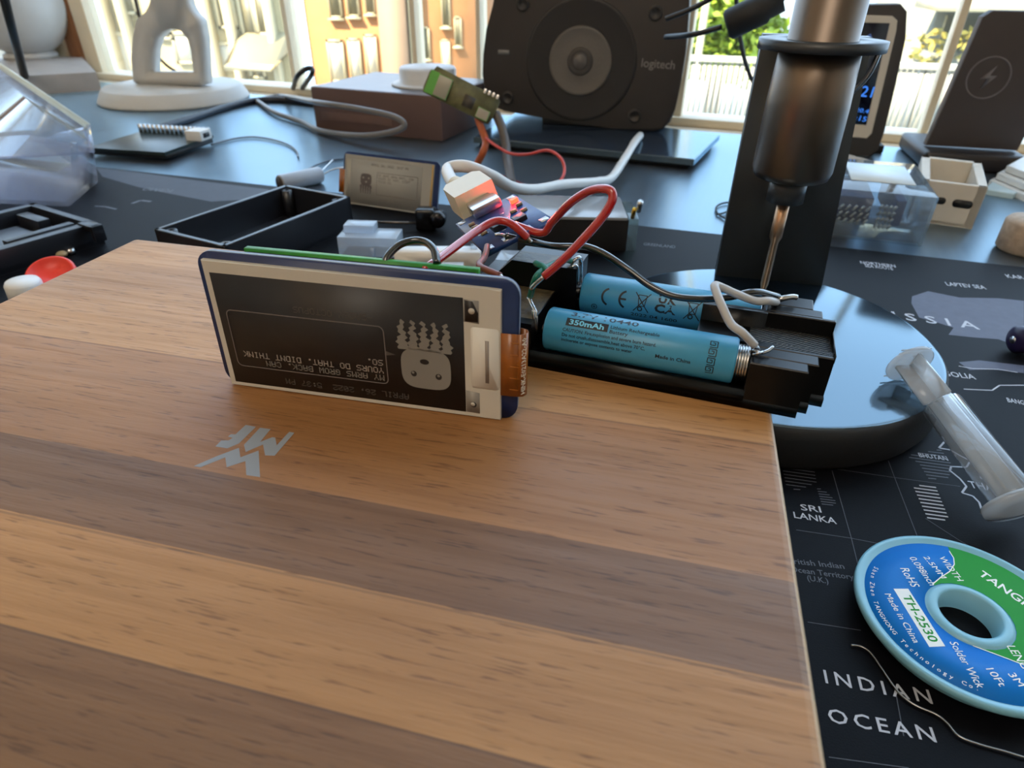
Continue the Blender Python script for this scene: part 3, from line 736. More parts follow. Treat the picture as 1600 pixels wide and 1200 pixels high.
mb.prism([(-8.5, 25.3), (1.6, 25.3), (1.6, 31), (-8.5, 31)], 0, 14, pla, bev=.25, seg=1)
mb.prism([(5.8, 9.2), (6.05, 9.2), (6.05, 20.5), (5.8, 20.5)], 10, 11.6, pla)
mb.build('end_block', hd)
mb = MB()                                                                  # left end: tall chamfered bay behind, low one in front
XZ = Matrix(((1,0,0,0),(0,0,-1,0),(0,1,0,0),(0,0,0,1)))
brownp = pm('worn_lit_plastic', (92, 80, 58), 0.45, var=0.45, scale=260, bump=.4, bscale=900)  # worn brown tops, with the light on them put into the colour
mb.prism([(-77, 0), (-52, 0), (-52, 17.4), (-68.6, 17.4), (-73.6, 12.4), (-77, 12.4)], -31, -20.5, pla, XZ)
mb.flat([(-68.5, 20.8), (-52.2, 20.8), (-52.2, 27.2), (-68.5, 27.2)], 17.43, brownp)
mb.flat([(-5, -31), (0.0, -31), (0.0, -20.8), (-5, -20.8)], .03, brownp, frame((-68.6, 0, 17.4), (5, 0, 5), (0, -1, 0)) @ Matrix.Diagonal((1.4, 1, 1, 1)))
mb.box((-77, B0, 0), (-57, 20.5, 11), pla, bev=.2)
mb.flat([(-76.5, 4), (-57.3, 4), (-57.3, 20.2), (-76.5, 20.2)], 11.03, brownp)
mb.build('end_block', hd)
# metal contacts and spring
mb = MB()
mb.tube([(-12.6+i*.055, 6.6+3.6*math.cos(i*.62), 8+3.6*math.sin(i*.62)) for i in range(42)], .3, metal, n=6, sm=0); mb.build('contact_spring', hd)
def clip(pts, r=.45, rad=6):
    mb = MB(); mb.tube(pts, r, metal, n=rad, sm=4); mb.build('contact_tab', hd)
clip([(-57.2, 5.2, 7), (-57.3, 5.6, 11.2), (-58, 6.4, 12.4), (-59.2, 8.2, 12.6), (-60.4, 9.4, 13.6)], .55)
clip([(-57.2, 5.0, 8), (-57.4, 4.2, 11.6), (-57.6, 4.6, 13.0)], .4)
clip([(-52.3, 25.6, 12), (-52.4, 25.2, 17.6), (-52.6, 23.5, 19.2), (-54, 22.8, 18.2)], .55)
clip([(-52.2, 22.4, 13), (-52.3, 21.4, 17.8), (-53.6, 20.6, 17.8)], .4)
clip([(-10.2, 6.8, 9), (-10.0, 6.2, 11.4), (-8.6, 5.2, 11.7), (-7.2, 6.2, 12.0), (-6.4, 7.4, 12.4)], .4)
clip([(-10, 4.6, 11.3), (-9.2, 3.4, 12.4), (-8.2, 4.8, 12.3)], .3)
clip([(-21.6, 20.2, 9), (-21.6, 20.0, 12.2), (-20.8, 20.0, 13.6)], .35)
clip([(-7.4, 25.4, 11), (-7.0, 25.2, 14.6), (-5.4, 25.4, 15.6), (-3.6, 26.6, 15.8), (-2.4, 27.2, 15.6)], .7)
# the two cells
cellb = pm('pale_blue_cell_sleeve', (66, 150, 190), 0.35, var=0.03, scale=200, spec=0.5)
cellk = pm('cell_print_black', (12, 18, 26), 0.5)
def cell(label, a0, a1, b, z, texts):
    th = thing('battery_cell', label, 'battery', HM @ Vector((a0, b, z)), HY, group='pale blue cells in the holder')
    Ln = a1-a0; AX = Matrix(((0,0,1,0),(1,0,0,0),(0,1,0,0),(0,0,0,1)))   # lathe axis z -> x
    mb = MB(); r = 5.0
    mb.lathe([(r-1.2, .02), (r-.35, .1), (r, .55), (r, Ln-.55), (r-.35, Ln-.1), (r-1.2, Ln)], cellb, AX, 48)
    def wrap(kind, m, x0, ang, size, txt=None, width=None, poly=None, bold=0.0, res=2, lift=.03):
        """lettering or shapes laid round the sleeve: x along the cell, arc around it from ang (0 = straight at -y, + = up)"""
        t2 = MB()
        if txt: t2.text(txt, m, I4, size=size, width=width, res=res, bold=bold)
        else:
            for q in poly: t2.flat(q, 0, m)
        bmesh.ops.subdivide_edges(t2.bm, edges=[e_ for e_ in t2.bm.edges if e_.calc_length() > .9], cuts=3, use_grid_fill=True) if kind == 'cut' else None
        k = mb.mi(m); R_ = r+lift; mp_ = {}
        for v in t2.bm.verts:
            an = ang+v.co.y/R_
            mp_[v] = mb.bm.verts.new((x0+v.co.x, -R_*math.cos(an), R_*math.sin(an)))
        for f in t2.bm.faces:
            mb.face([mp_[v] for v in f.verts], k)
        t2.bm.free()
    for t in texts: wrap(**t)
    mb.build('sleeve', th)
    mb = MB(); mb.lathe([(3.6, -.1), (3.6, .05)], metal, AX, 24); mb.lathe([(1.6, -1.0), (1.6, .0)], metal, AX, 20); mb.lathe([(3.8, Ln-.05), (3.8, Ln+.15)], metal, AX, 24); mb.build('terminal', th)
    return th
def barpoly(x0, y0, x1, y1, n=8): return [[(x0, y0+(y1-y0)*i/n), (x1, y0+(y1-y0)*i/n), (x1, y0+(y1-y0)*(i+1)/n), (x0, y0+(y1-y0)*(i+1)/n)] for i in range(n)]
def arcpoly(cx, cy, r, wd, a0, a1, n=16):
    out = []
    for i in range(n):
        t0, t1 = a0+(a1-a0)*i/n, a0+(a1-a0)*(i+1)/n
        out.append([(cx+(r-wd)*math.cos(t0), cy+(r-wd)*math.sin(t0)), (cx+r*math.cos(t0), cy+r*math.sin(t0)), (cx+r*math.cos(t1), cy+r*math.sin(t1)), (cx+(r-wd)*math.cos(t1), cy+(r-wd)*math.sin(t1))])
    return out
def seg(x0, y0, x1, y1, wd=.22):
    d = Vector((x1-x0, y1-y0)); n = Vector((-d.y, d.x)).normalized()*wd/2; a_ = Vector((x0, y0)); b_ = Vector((x1, y1)); k = 5; out = []
    for i in range(k):
        p = a_+d*i/k; q = a_+d*(i+1)/k; out.append([tuple(p-n), tuple(q-n), tuple(q+n), tuple(p+n)])
    return out
meander = []
for i in range(4):
    o_ = -2.6+i*1.9
    for s4 in ((0, 0, 1.5, 0), (1.5, 0, 1.5, 1.5), (1.5, 1.5, 0, 1.5), (0, 1.5, 0, .5), (0, .5, 1.0, .5), (1.0, .5, 1.0, 1.1), (1, 1.1, .5, 1.1)):
        meander += seg(s4[0], o_+s4[1], s4[2], o_+s4[3], .2)
lightb = pm('cell_print_blue', (120, 205, 235), 0.4)
cell('pale blue battery cell reading 350mAh in the front bay of the holder', -54.6, -12.9, 6.7, 8.0, [
    dict(kind='t', m=cellk, x0=5.6, ang=1.30, size=1.5, txt='3.7V 10440', width=15, bold=.015),
    dict(kind='poly', m=cellk, x0=5.0, ang=.76, size=1, poly=barpoly(0, 0, 9.4, 1.95)),
    dict(kind='t', m=lightb, x0=5.7, ang=.84, size=1.2, txt='350mAh', width=7.8, bold=.03, lift=.07),
    dict(kind='t', m=cellk, x0=14.9, ang=.96, size=.8, txt='Lithium Rechargeable', width=10.6, bold=.012),
    dict(kind='t', m=cellk, x0=14.9, ang=.74, size=.8, txt='Battery', width=4, bold=.012),
    dict(kind='t', m=cellk, x0=4.6, ang=.50, size=.72, txt='CAUTION: Fire,explosion and severe burn hazard.', width=20.6, bold=.018),
    dict(kind='t', m=cellk, x0=4.6, ang=.27, size=.72, txt='Do not crush,disassemble,heat above 70°C,', width=18.4, bold=.018),
    dict(kind='t', m=cellk, x0=4.6, ang=.05, size=.72, txt='incinerate or expose contents to water', width=15.8, bold=.018),
    dict(kind='t', m=cellk, x0=25.4, ang=.04, size=.8, txt='Made in China', width=7.4, bold=.02),
    dict(kind='poly', m=cellk, x0=36.0, ang=.28, size=1, poly=meander)])
ce = arcpoly(2.2, 0, 2.35, .5, PI*.62, PI*1.38)+arcpoly(6.4, 0, 2.35, .5, PI*.62, PI*1.38)+seg(4.4, 0, 5.9, 0, .45)+arcpoly(-1.6, -3.0, .75, .2, 0, 2*PI)+seg(-2.0, -3.0, -1.2, -3.0, .2)+seg(-1.6, -3.4, -1.6, -2.6, .2)
bins = []
for bx in (9.6, 21.4):
    bins += seg(bx-1.7, -2.4, bx+1.9, 2.2, .24)+seg(bx-1.7, 2.2, bx+1.9, -2.4, .24)+seg(bx-.9, 1.6, bx-.6, -1.0, .2)+seg(bx+1.1, 1.6, bx+.8, -1.0, .2)+seg(bx-.9, 1.6, bx+1.1, 1.6, .2)+seg(bx-.6, -1.0, bx+.8, -1.0, .2)+arcpoly(bx-.2, -1.7, .65, .3, 0, 2*PI, 10)
cell('pale blue battery cell marked CE in the rear bay of the holder', -51.2, -9.4, 25.5, 9.4, [
    dict(kind='poly', m=cellk, x0=5.6, ang=.42, size=1, poly=ce+bins),
    dict(kind='t', m=cellk, x0=19.0, ang=.52, size=1.9, txt='UK', width=4.2, bold=.04),
    dict(kind='t', m=cellk, x0=18.4, ang=.06, size=1.9, txt='CA', width=5.0, bold=.04),
    dict(kind='t', m=cellk, x0=13, ang=-.34, size=.9, txt='2022 04 1600', width=11, bold=.01)])

# ================================================================== CHARGER BOARD, PLUG, WIRES
A_, B_, C_ = Vector((-53.96, 156.4, 21.13)), Vector((-40.57, 165.71, 27.46)), Vector((-39.49, 133.66, 23.05))
tm = frame(A_, B_-A_, C_-A_)                                  # x along the usb edge, y along the board away from the plug
tf = thing('charger_board', 'small blue charging board with glowing red light behind the battery holder', 'circuit board', A_)
tf.matrix_world = Matrix.Translation(WV(A_)) @ tm.to_3x3().to_4x4()
# with x to the right and y toward the viewer, the component side is -z
mb = MB(); mb.box((0, 0, 0), (17.4, 27, 1.2), pm('bright_blue_board', (26, 58, 120), .35, var=.15, scale=400)); 
pad = pm('tin_pad', (200, 200, 205), .3, 1.0)
for x in (.5, 14.9): mb.box((x, .4, -.08), (x+2.0, 2.6, 0), pad)
for x in (.5, 5.0, 10.4, 14.9): mb.box((x, 24.2, -.08), (x+2, 26.6, 0), pad)
for q in range(16): 
    x = 1+random.random()*14; y = 8+random.random()*14; mb.box((x, y, -.05), (x+.9, y+.4, 0), pad)
mb.build('board', tf)
mb = MB(); mb.box((4.7, -1.2, -2.7), (12.7, 4.6, 0), metal, bev=.5); mb.build('usb_socket', tf)
mb = MB(); mb.box((5.2, 14.2, -1.5), (9.2, 19.2, 0), black, bev=.2); mb.box((10.4, 17.6, -1.2), (13.6, 20.6, 0), black, bev=.2); mb.build('chip', tf)
mb = MB()
for x, y in ((2, 6.5), (2, 9.5), (14.6, 9.4), (12, 12), (3, 12.6), (2.4, 16), (14, 14.5)): mb.box((x, y, -.7), (x+1.6, y+.8, 0), pm('ceramic_part', (150, 130, 104), .4))
mb.build('resistor', tf)
mb = MB(); mb.box((14.4, 5.6, -1.1), (16.4, 6.9, 0), emit('red_led_glow', (255, 34, 18), 16), bev=.2); o = mb.build('indicator_light', tf); o['label'] = 'glowing red light'
tM = tm
ledp = tM @ Vector((15.4, 6.2, -2.6))
pl = bpy.data.lights.new('indicator_glow', 'POINT'); plo = bpy.data.objects.new('indicator_glow', pl); C.objects.link(plo); pl.energy = 0.0045; pl.color = (1, .05, .03); pl.shadow_soft_size = .0008; plo.location = WV(ledp)
# usb cable with plug
uc = thing('usb_cable', 'white usb cable plugged into the blue charging board', 'cable', A_)
uM = tM @ T(8.7, -1.3, -1.35)
def relo(mb, name, parent, base): return mb.build(name, parent, off=base)
mb = MB(); mb.M = uM; mb.box((-3.4, -2.8, -1.0), (3.4, 1.6, 1.0), metal, bev=.3); relo(mb, 'plug_tip', uc, A_)
plugm = pm('cream_plug_plastic', (214, 202, 178), .45, var=.02)
mb = MB(); mb.M = uM; mb.prism([(-5.6, -2.8), (5.6, -2.8), (5.8, -14.5), (4.2, -17.5), (-4.2, -17.5), (-5.8, -14.5)], -3.7, 3.7, plugm, bev=.9); relo(mb, 'plug_body', uc, A_)
mb = MB(); mb.M = uM @ RX(PI/2)
pr = []
for i in range(7): pr += [(3.0-i*.12, 17.4+i*1.45), (3.0-i*.12, 18.2+i*1.45), (2.3-i*.08, 18.3+i*1.45), (2.3-i*.08, 18.8+i*1.45)]
mb.lathe(pr, plugm, n=18); relo(mb, 'strain_relief', uc, A_)
st = uM @ Vector((0, -27.6, 0)); st2 = uM @ Vector((0, -31.5, .5))
cab = [st, st2, ony(700, 264, 205), ony(728, 260, 206), ony(765, 273, 215), ony(800, 292, 240), ony(835, 296, 270), ony(880, 288, 320), ony(930, 284, 370), ony(955, 278, 410), ony(975, 250, 470), ony(992, 222, 520), ony(1000, 212, 560)]
mb = MB(); mb.tube(cab, 2.0, pm('white_cable', (214, 212, 208), .45, var=.02), n=12, radii=[2.0, 2.0, 2.0, 2.1, 2.2, 2.4, 2.6, 2.8, 3.0]); relo(mb, 'cord', uc, A_)
def wire(name, label, pts, r, m, ends=True, cat='wire', n=10, bare=1.8, er=.55):
    th = thing(name, label, cat, pts[0]); b = Vector(pts[0])
    mb = MB(); mb.tube(pts, r, m, n=n, sm=8); mb.build('insulation', th, off=b)
    if ends:
        for p, q in ((pts[0], pts[1]), (pts[-1], pts[-2])):
            p = Vector(p); d = (p-Vector(q)).normalized(); mb = MB(); mb.tube([p-d*.2, p+d*bare*.6, p+d*bare+Vector((0, 0, -.3))], r*er, metal, n=6, sm=3); mb.build('bare_end', th, off=b)
    return th
HP = lambda a, b, z: HM @ Vector((a, b, z))
wire('red_wire', 'thick red wire arching from the charging board down to the front battery contact', [tM @ Vector((9.5, 23.5, -1.2)), ony(846, 364, 140), ony(862, 348, 139), ony(890, 318, 136), ony(922, 298, 134), ony(950, 296, 131), ony(957, 310, 130), ony(942, 338, 129.5), ony(905, 380, 129), ony(872, 413, 128.5), ony(850, 432, 128)], .95, redw, bare=4)
wire('red_wire', 'thick red wire running from the green controller board to the charging board', [(-45.5, 112.2, 27), ony(668, 418, 113), ony(700, 394, 122), ony(742, 363, 132), ony(772, 346, 137), ony(795, 348, 138), ony(812, 360, 138), ony(824, 371, 138.5)], .95, redw, bare=1.2)
wire('black_wire', 'short black wire looping up behind the e-paper display', [(-53.5, 112.0, 26.5), ony(604, 404, 113), ony(622, 384, 116), ony(645, 376, 118), ony(664, 378, 118), ony(678, 390, 116), ony(683, 412, 113)], .8, blackw, ends=False)
wire('black_wire', 'long black wire running over the batteries to the far right contact', [tM @ Vector((6, 25.5, -.8)), ony(830, 377, 140), ony(862, 384, 143), ony(895, 385, 144), ony(915, 385, 142.5), ony(945, 397, 140), ony(985, 424, 137), ony(1015, 446, 135), ony(1050, 462, 134), ony(1095, 467, 134.5), ony(1140, 464, 136), ony(1180, 456, 138), HP(-6.5, 25.3, 15.9)], .8, blackw, bare=2.5)
wire('white_wire', 'white wire looping between the two right contacts of the battery holder', [HP(-6.6, 24.4, 14.9), ony(1200, 470, 138.5), ony(1180, 470, 137), ony(1150, 459, 135), ony(1128, 449, 134), ony(1117, 446, 133), ony(1119, 456, 131), ony(1128, 478, 128), ony(1142, 506, 125.5), ony(1160, 520, 124), HP(-10.0, 6.4, 12.6)], .9, whitew, bare=1.6)
wire('green_wire', 'short green wire joining the two left battery contacts beside the red wire', [HP(-60.0, 9.4, 14.0), ony(836, 437, 129), ony(846, 424, 131), ony(862, 414, 136), ony(884, 406, 143), HP(-54.4, 22.8, 18.4)], .75, greenw, bare=1.6)
wire('green_wire', 'green wire end bent up beside the tall bay of the battery holder', [HP(-62, 19.6, 17.9), ony(838, 412, 134), ony(850, 417, 132), ony(858, 425, 130)], .7, greenw, bare=.8)
wire('brown_wire', 'thin white and brown wire from controller board corner to the charging board', [(-30.2, 112.6, 27.4), ony(750, 416, 116), ony(755, 405, 122), ony(759, 396, 128), tM @ Vector((1.2, 25.4, -.6))], .7, pm('brown_insulation', (120, 60, 44), .4), bare=.6)

# ================================================================== COLUMN STAND WITH SCREWDRIVER
bc = (37.4, 218, MAT)
stn = thing('tool_stand', 'black round stand with glossy disc base and tall flat column', 'stand', bc)
gloss = sheen('glossy_black_disc', (16, 24, 34), (20, 30, 42), 2.4, .10, .14, scale=60)
mb = MB(); R0 = 59.3
mb.lathe([(R0-4, 0), (R0-1, .6), (R0, 2.5), (R0, 11.0), (R0-.5, 13.4), (R0-1.6, 14.6, gloss), (R0-3.0, 15.0, gloss), (0, 15.0, gloss)], matte_black, n=96); mb.build('disc_base', stn)
colm = pm('dark_satin_column', (54, 57, 60), .36, var=.04, spec=.5)
mb = MB(); x0 = 22.6-bc[0]; x1 = 64.6-bc[0]
mb.prism([(x0, 14.8), (x1, 14.8), (x1-6.5, 104.2), (x0+.5, 104.2)], -(274-bc[1]), -(266-bc[1]), colm, XZ); mb.build('column', stn)
sx_, sy_ = 40.0, 250.0
mb = MB()
n_ = 48; outer = [(19.5*math.cos(2*PI*i/n_), 17.5*math.sin(2*PI*i/n_)) for i in range(n_)]; inner = [(11.0*math.cos(2*PI*i/n_), 11.0*math.sin(2*PI*i/n_)) for i in range(n_)]
mb.holed(outer, inner, 101.5, 104.5, colm, T(sx_-bc[0], sy_-bc[1], 0)); mb.build('holder_ring', stn)
mb = MB(); mb.tube([(sx_-bc[0]+18.6, sy_-bc[1]+3, 103), (sx_-bc[0]+17, sy_-bc[1]+4, 94), (sx_-bc[0]+11.5, sy_-bc[1]+6, 84), (sx_-bc[0]+10.5, sy_-bc[1]+7, 72)], .9, metal, n=8, sm=6); mb.build('clip_spring', stn)
sv = thing('electric_screwdriver', 'dark grey cylindrical electric screwdriver hanging bit down in the stand', 'screwdriver', (sx_, sy_, -30))
mb = MB(); mb.lathe([(11.4, 46.0), (12.6, 46.6), (13.4, 49.0), (13.3, 70), (12.6, 85.5), (10.7, 86.6), (10.7, 170), (9.5, 172)], dmetal, n=56); mb.build('body', sv)
mb = MB(); mb.lathe([(6.4, 37.5), (6.4, 46.2)], colm, n=6 if False else 36); mb.build('collar', sv)
bitm = pm('worn_copper_bit', (196, 160, 132), .3, 1.0, var=.15, scale=200)
mb = MB(); mb.lathe([(.6, .2), (1.0, 3), (1.5, 5), (1.5, 22), (2.3, 24), (2.3, 38)], bitm, n=14); mb.build('bit', sv)

# ================================================================== SPOOL, SOLDER WIRE, SYRINGE, PEN
sc0 = (75.7, 112.5, MAT); SPZ = 5.6
spo = thing('solder_wick_spool', 'pale blue spool of solder wick with blue and green label', 'spool', sc0)
rimm = pm('pale_cyan_plastic', (128, 184, 204), .35, var=.03, sss=.1)
lblue = pm('label_blue', (0, 112, 196), .5, var=.03, spec=.2); lgreen = pm('label_green', (16, 140, 36), .5, var=.03, spec=.2); lwhite = pm('label_white', (232, 234, 230), .45)
Rr = 23.0
mb = MB(); mb.lathe([(6.0, 0), (Rr-3.6, 0), (Rr-3, .4), (Rr-3, 1.0), (Rr-4, 1.3), (15, 1.35), (15, SPZ-2.2), (Rr-.4, SPZ-2.0), (Rr, SPZ-1.4), (Rr, SPZ-.3), (Rr-.5, SPZ), (Rr-1.2, SPZ-.1), (Rr-2.0, SPZ-.75), (8.4, SPZ-.75), (8.2, SPZ-.4), (7.6, SPZ-.1), (6.7, SPZ), (6.15, SPZ-.3), (6.15, .3), (6.0, 0)], rimm, n=96, cap=False); mb.build('spool_body', spo)
mb = MB(); LZ = SPZ-.70; Rl = 20.8; n_ = 96
mb.holed([(Rl*math.cos(2*PI*i/n_), Rl*math.sin(2*PI*i/n_)) for i in range(n_)], [(8.6*math.cos(2*PI*i/n_), 8.6*math.sin(2*PI*i/n_)) for i in range(n_)], LZ-.05, LZ, lblue)
def lpt(x, y):
    p = onz(x, y, MAT+LZ); return (p.x-sc0[0], p.y-sc0[1])
# green sector: edge curve from the rim to the hub, round the hub, out along a straight edge, back round the rim
e1 = [lpt(*p) for p in ((1483, 861), (1490, 872), (1491, 882), (1484, 893), (1470, 902), (1457, 913))]
e2 = [lpt(*p) for p in ((1520, 1009), (1560, 1024), (1597, 1038))]
a1 = math.atan2(e1[0][1], e1[0][0]); h1 = math.atan2(e1[-1][1], e1[-1][0]); h2 = math.atan2(e2[0][1], e2[0][0])
d_ = Vector(e2[-1])-Vector(e2[0]); d_.normalize(); p_ = Vector(e2[-1])
while p_.length < Rl: p_ = p_+d_*.2
a2 = math.atan2(p_.y, p_.x)
green = [(Rl*math.cos(a1), Rl*math.sin(a1))]+e1[1:]+[(8.65*math.cos(h1+(h2-h1)*k/16), 8.65*math.sin(h1+(h2-h1)*k/16)) for k in range(17)]+e2[1:]+[(Rl*math.cos(a2+(a1-a2)*k/30), Rl*math.sin(a2+(a1-a2)*k/30)) for k in range(31)]
def ring_strip(pts, wd, m, z):
    for a_, b_ in zip(pts, pts[1:]):
        a_ = Vector(a_); b_ = Vector(b_); d = b_-a_
        if d.length < 1e-5: continue
        n = Vector((-d.y, d.x)).normalized()*wd/2; mb.flat([tuple(a_-n), tuple(b_-n), tuple(b_+n), tuple(a_+n)], z, m)
gm_ = bmesh.new(); gv = [gm_.verts.new((x, y, LZ+.03)) for x, y in green]; ge = [gm_.edges.new((gv[i], gv[(i+1) % len(gv)])) for i in range(len(gv))]
bmesh.ops.triangle_fill(gm_, edges=ge, use_beauty=True); gm_.normal_update(); kk = mb.mi(lgreen); mpv = {v: mb.bm.verts.new(v.co) for v in gm_.verts}
for f_ in gm_.faces:
    vs_ = [mpv[v] for v in f_.verts]; mb.face(vs_ if f_.normal.z > 0 else vs_[::-1], kk)
gm_.free()
ring_strip(e1, .22, lwhite, LZ+.05); ring_strip(e2+[tuple(p_)], .22, lwhite, LZ+.05)
def ltext(t, p0, p1, ptop, m, bold=0.0, size=None):
    o = Vector(lpt(*p0)).to_3d(); xv = Vector(lpt(*p1)).to_3d()-o; yv = Vector(lpt(*ptop)).to_3d()-o; x_ = xv.normalized(); yv = yv-x_*yv.dot(x_)
    mb.text(t, m, frame(o+Vector((0, 0, LZ+.07)), x_, yv), size=size or yv.length, width=xv.length, res=3, bold=bold)
mb.flat([lpt(1396, 920), lpt(1419, 920), lpt(1477, 1010), lpt(1452, 1011)], LZ+.04, lwhite)
ltext('TH-2530', (1409, 930), (1453, 1003), (1422, 930), lgreen, .015)
ltext('TANGHONG', (1527, 897), (1672, 996), (1523, 883), lwhite, .015)
ltext('WIDTH', (1466, 870), (1496, 908), (1477, 871), lwhite)
ltext('2.5MM', (1442, 870), (1471, 904), (1451, 870), lwhite)
ltext('0.098inch', (1420, 871), (1453, 915), (1430, 870), lwhite)
ltext('RoHS', (1406, 888), (1424, 917), (1418, 886), lwhite)
ltext('Made in China', (1382, 928), (1428, 1005), (1391, 927), lwhite)
ltext('Solder Wick', (1483, 1003), (1527, 1075), (1494, 1001), lwhite)
ltext('10Ft', (1540, 1045), (1562, 1073), (1551, 1043), lwhite)
ltext('3M', (1574, 1053), (1592, 1073), (1585, 1051), lwhite)
ltext('LENGTH', (1572, 1009), (1612, 1066), (1584, 1007), lwhite)
t_ = 'Shen Zhen TANGHONG Technology Co.'; ta, tb = math.radians(152), math.radians(257)
for i, c_ in enumerate(t_):
    if c_ == ' ': continue
    an = ta+(tb-ta)*i/(len(t_)-1); rr_ = 19.7
    mb.text(c_, lwhite, T(rr_*math.cos(an), rr_*math.sin(an), LZ+.07) @ RZ(an+PI/2), size=.95, res=2, align='CENTER')
mb.build('label', spo)
mb = MB(); mb.lathe([(15.05, 1.65), (19.4, 1.65), (19.4, SPZ-2.3), (15.05, SPZ-2.3)], pm('copper_braid', (150, 92, 56), .4, .8, bump=.5, bscale=2000), n=64, cap=False); mb.build('copper_braid', spo)
sw = [onz(x, y, MAT+.5) for x, y in ((1330, 1008), (1345, 1010), (1360, 1020), (1378, 1045), (1395, 1070), (1410, 1088), (1432, 1103), (1462, 1116), (1480, 1130), (1498, 1150), (1530, 1163), (1570, 1174), (1610, 1186), (1660, 1196))]
mb = MB(); mb.tube(sw, .22, pm('solder_tin', (170, 168, 162), .3, 1.0), n=8, sm=6); tag(mb.build('solder_wire', off=sw[0]), 'loose piece of thin solder wire on the mat below the spool', 'wire')
# syringe: resting on the disc rim and the mat
p0 = onz(1421, 568, -23); p1 = onz(1608, 808, -37)
d = (p1-p0); ln_ = d.length; sm_ = frame(p0, d, Vector((0, 0, 1)))      # x along the syringe, y up
syr = thing('plastic_syringe', 'translucent plastic syringe lying across the disc base and the mat', 'syringe', p0)
syr.matrix_world = Matrix.Translation(WV(p0)) @ sm_.to_3x3().to_4x4()
AX = Matrix(((0,0,1,0),(1,0,0,0),(0,1,0,0),(0,0,0,1)))
mb = MB(); mb.lathe([(6.2, -.8), (7.0, -.4), (7.0, .5), (6.3, .9)], milky, AX, 40)
for i in range(9): mb.box((-.95, -6.2+i*1.4, -5), (-.75, -5.7+i*1.4, 5), milky)
ftip = ln_-4
mb.box((.5, -5.2, -.5), (16, 5.2, .5), milky); mb.box((.5, -.5, -5.2), (16, .5, 5.2), milky)
mb.box((16, -4.0, -.5), (ftip, 4.0, .5), milky); mb.box((16, -.5, -4.0), (ftip, .5, 4.0), milky); mb.build('plunger', syr)
mb = MB(); mb.lathe([(4.3, 17), (5.3, 17), (5.3, ftip-2), (5.0, ftip-1), (4.3, ftip-1)], clear('syringe_barrel', tint=(240, 242, 244), body=.22, bodycol=(232, 232, 232)), AX, 36, cap=False)
mb.build('barrel', syr)
mb = MB(); mb.lathe([(5, ftip-1), (9.6, ftip-.6), (9.6, ftip+1.0), (5, ftip+1.4)], milky, AX @ Matrix.Diagonal((.75, 1.0, 1, 1)), 40); mb.build('flange', syr)
# pen
pp = onz(1585, 531, MAT+5.5); pe = thing('marker_pen', 'dark purple pen lying on the mat at the right edge', 'pen', pp, math.radians(16))
mb = MB(); mb.lathe([(1.5, -.6), (4.2, 0), (5.2, .9), (5.3, 6)], pm('purple_black_cap', (34, 26, 62), .3), AX, 32); mb.lathe([(1.4, -.9), (1.4, -.4)], metal, AX, 16); mb.build('cap', pe)
mb = MB(); mb.lathe([(5.0, 6), (5.0, 90), (3, 95)], pm('pen_silver', (190, 192, 205), .25, .8), AX, 32); mb.build('barrel', pe)

# ================================================================== OBJECTS BEHIND, ON THE MAT
def turned(name, label, cat, p, q, **k):
    """thing whose x axis runs from p towards q"""
    p = Vector(p); q = Vector(q); return thing(name, label, cat, p, math.atan2(q.y-p.y, q.x-p.x), **k), (q-p).to_2d().length
# open black tray
zt = 17.5
p = Vector((-190.5, 235.3, MAT)); q = Vector((-170, 319, MAT)); L_ = (q-p).length
tray = thing('open_tray', 'empty black plastic box lying open behind the e-paper display', 'tray', p, math.atan2(q.y-p.y, q.x-p.x))
mb = MB(); W_ = 47
trm = pm('tray_black', (30, 31, 36), .32, var=.06, spec=.6)
mb.box((0, 0, 0), (L_, W_, 1.8), trm)
for a_, b_ in (((0, 0), (L_, 2.4)), ((0, W_-2.4), (L_, W_)), ((0, 0), (2.4, W_)), ((L_-2.4, 0), (L_, W_))): mb.box((a_[0], a_[1], 0), (b_[0], b_[1], zt), trm, bev=.35, seg=1)
mb.build('shell', tray)
mb = MB()
for x, y in ((5, 5), (L_-5, 5), (5, W_-5), (L_-5, W_-5)): mb.lathe([(1.3, 1.5), (3.0, 1.6), (3.0, zt-1.2), (1.3, zt-1.2), (1.3, 1.5)], trm, T(x, y, 0), 16, cap=False)
mb.build('screw_post', tray)
mb = MB(); mb.box((L_*.45, 2, 1.5), (L_*.45+1.2, 15, 9), trm); mb.build('rib', tray)
# black bracket frame at the left
p = Vector((-343, 280, MAT)); q = Vector((-284, 262, MAT)); L_ = (q-p).length
brk = thing('bracket_frame', 'black printed open case half at the left edge of the mat', 'case', p, math.atan2(q.y-p.y, q.x-p.x))
mb = MB(); W_ = -74
mb.box((0, W_, 0), (L_, 0, 3), trm)
for a_, b_ in (((0, -4), (L_, 0)), ((0, W_), (L_, W_+4)), ((0, W_), (5, 0)), ((L_-6, W_), (L_, 0))): mb.box((a_[0], a_[1], 0), (b_[0], b_[1], 11.5), trm, bev=.6, seg=2)
mb.build('shell', brk)
mb = MB(); mb.box((L_-12, -40, 6), (L_-7, -8, 12.1), trm, bev=.8); mb.box((8, -14, 3), (30, -8, 10), trm, bev=.6); mb.box((14, -50, 3), (40, -18, 6), pm('frame_satin', (70, 76, 86), .35), bev=.5); mb.build('inner_rail', brk)
mb = MB(); mb.box((L_-5, -8, 9.5), (L_+8, -2, 12.5), trm, bev=1.0); mb.box((L_+5, -8, 4), (L_+8, -2, 12.5), trm, bev=1); mb.build('latch', brk)
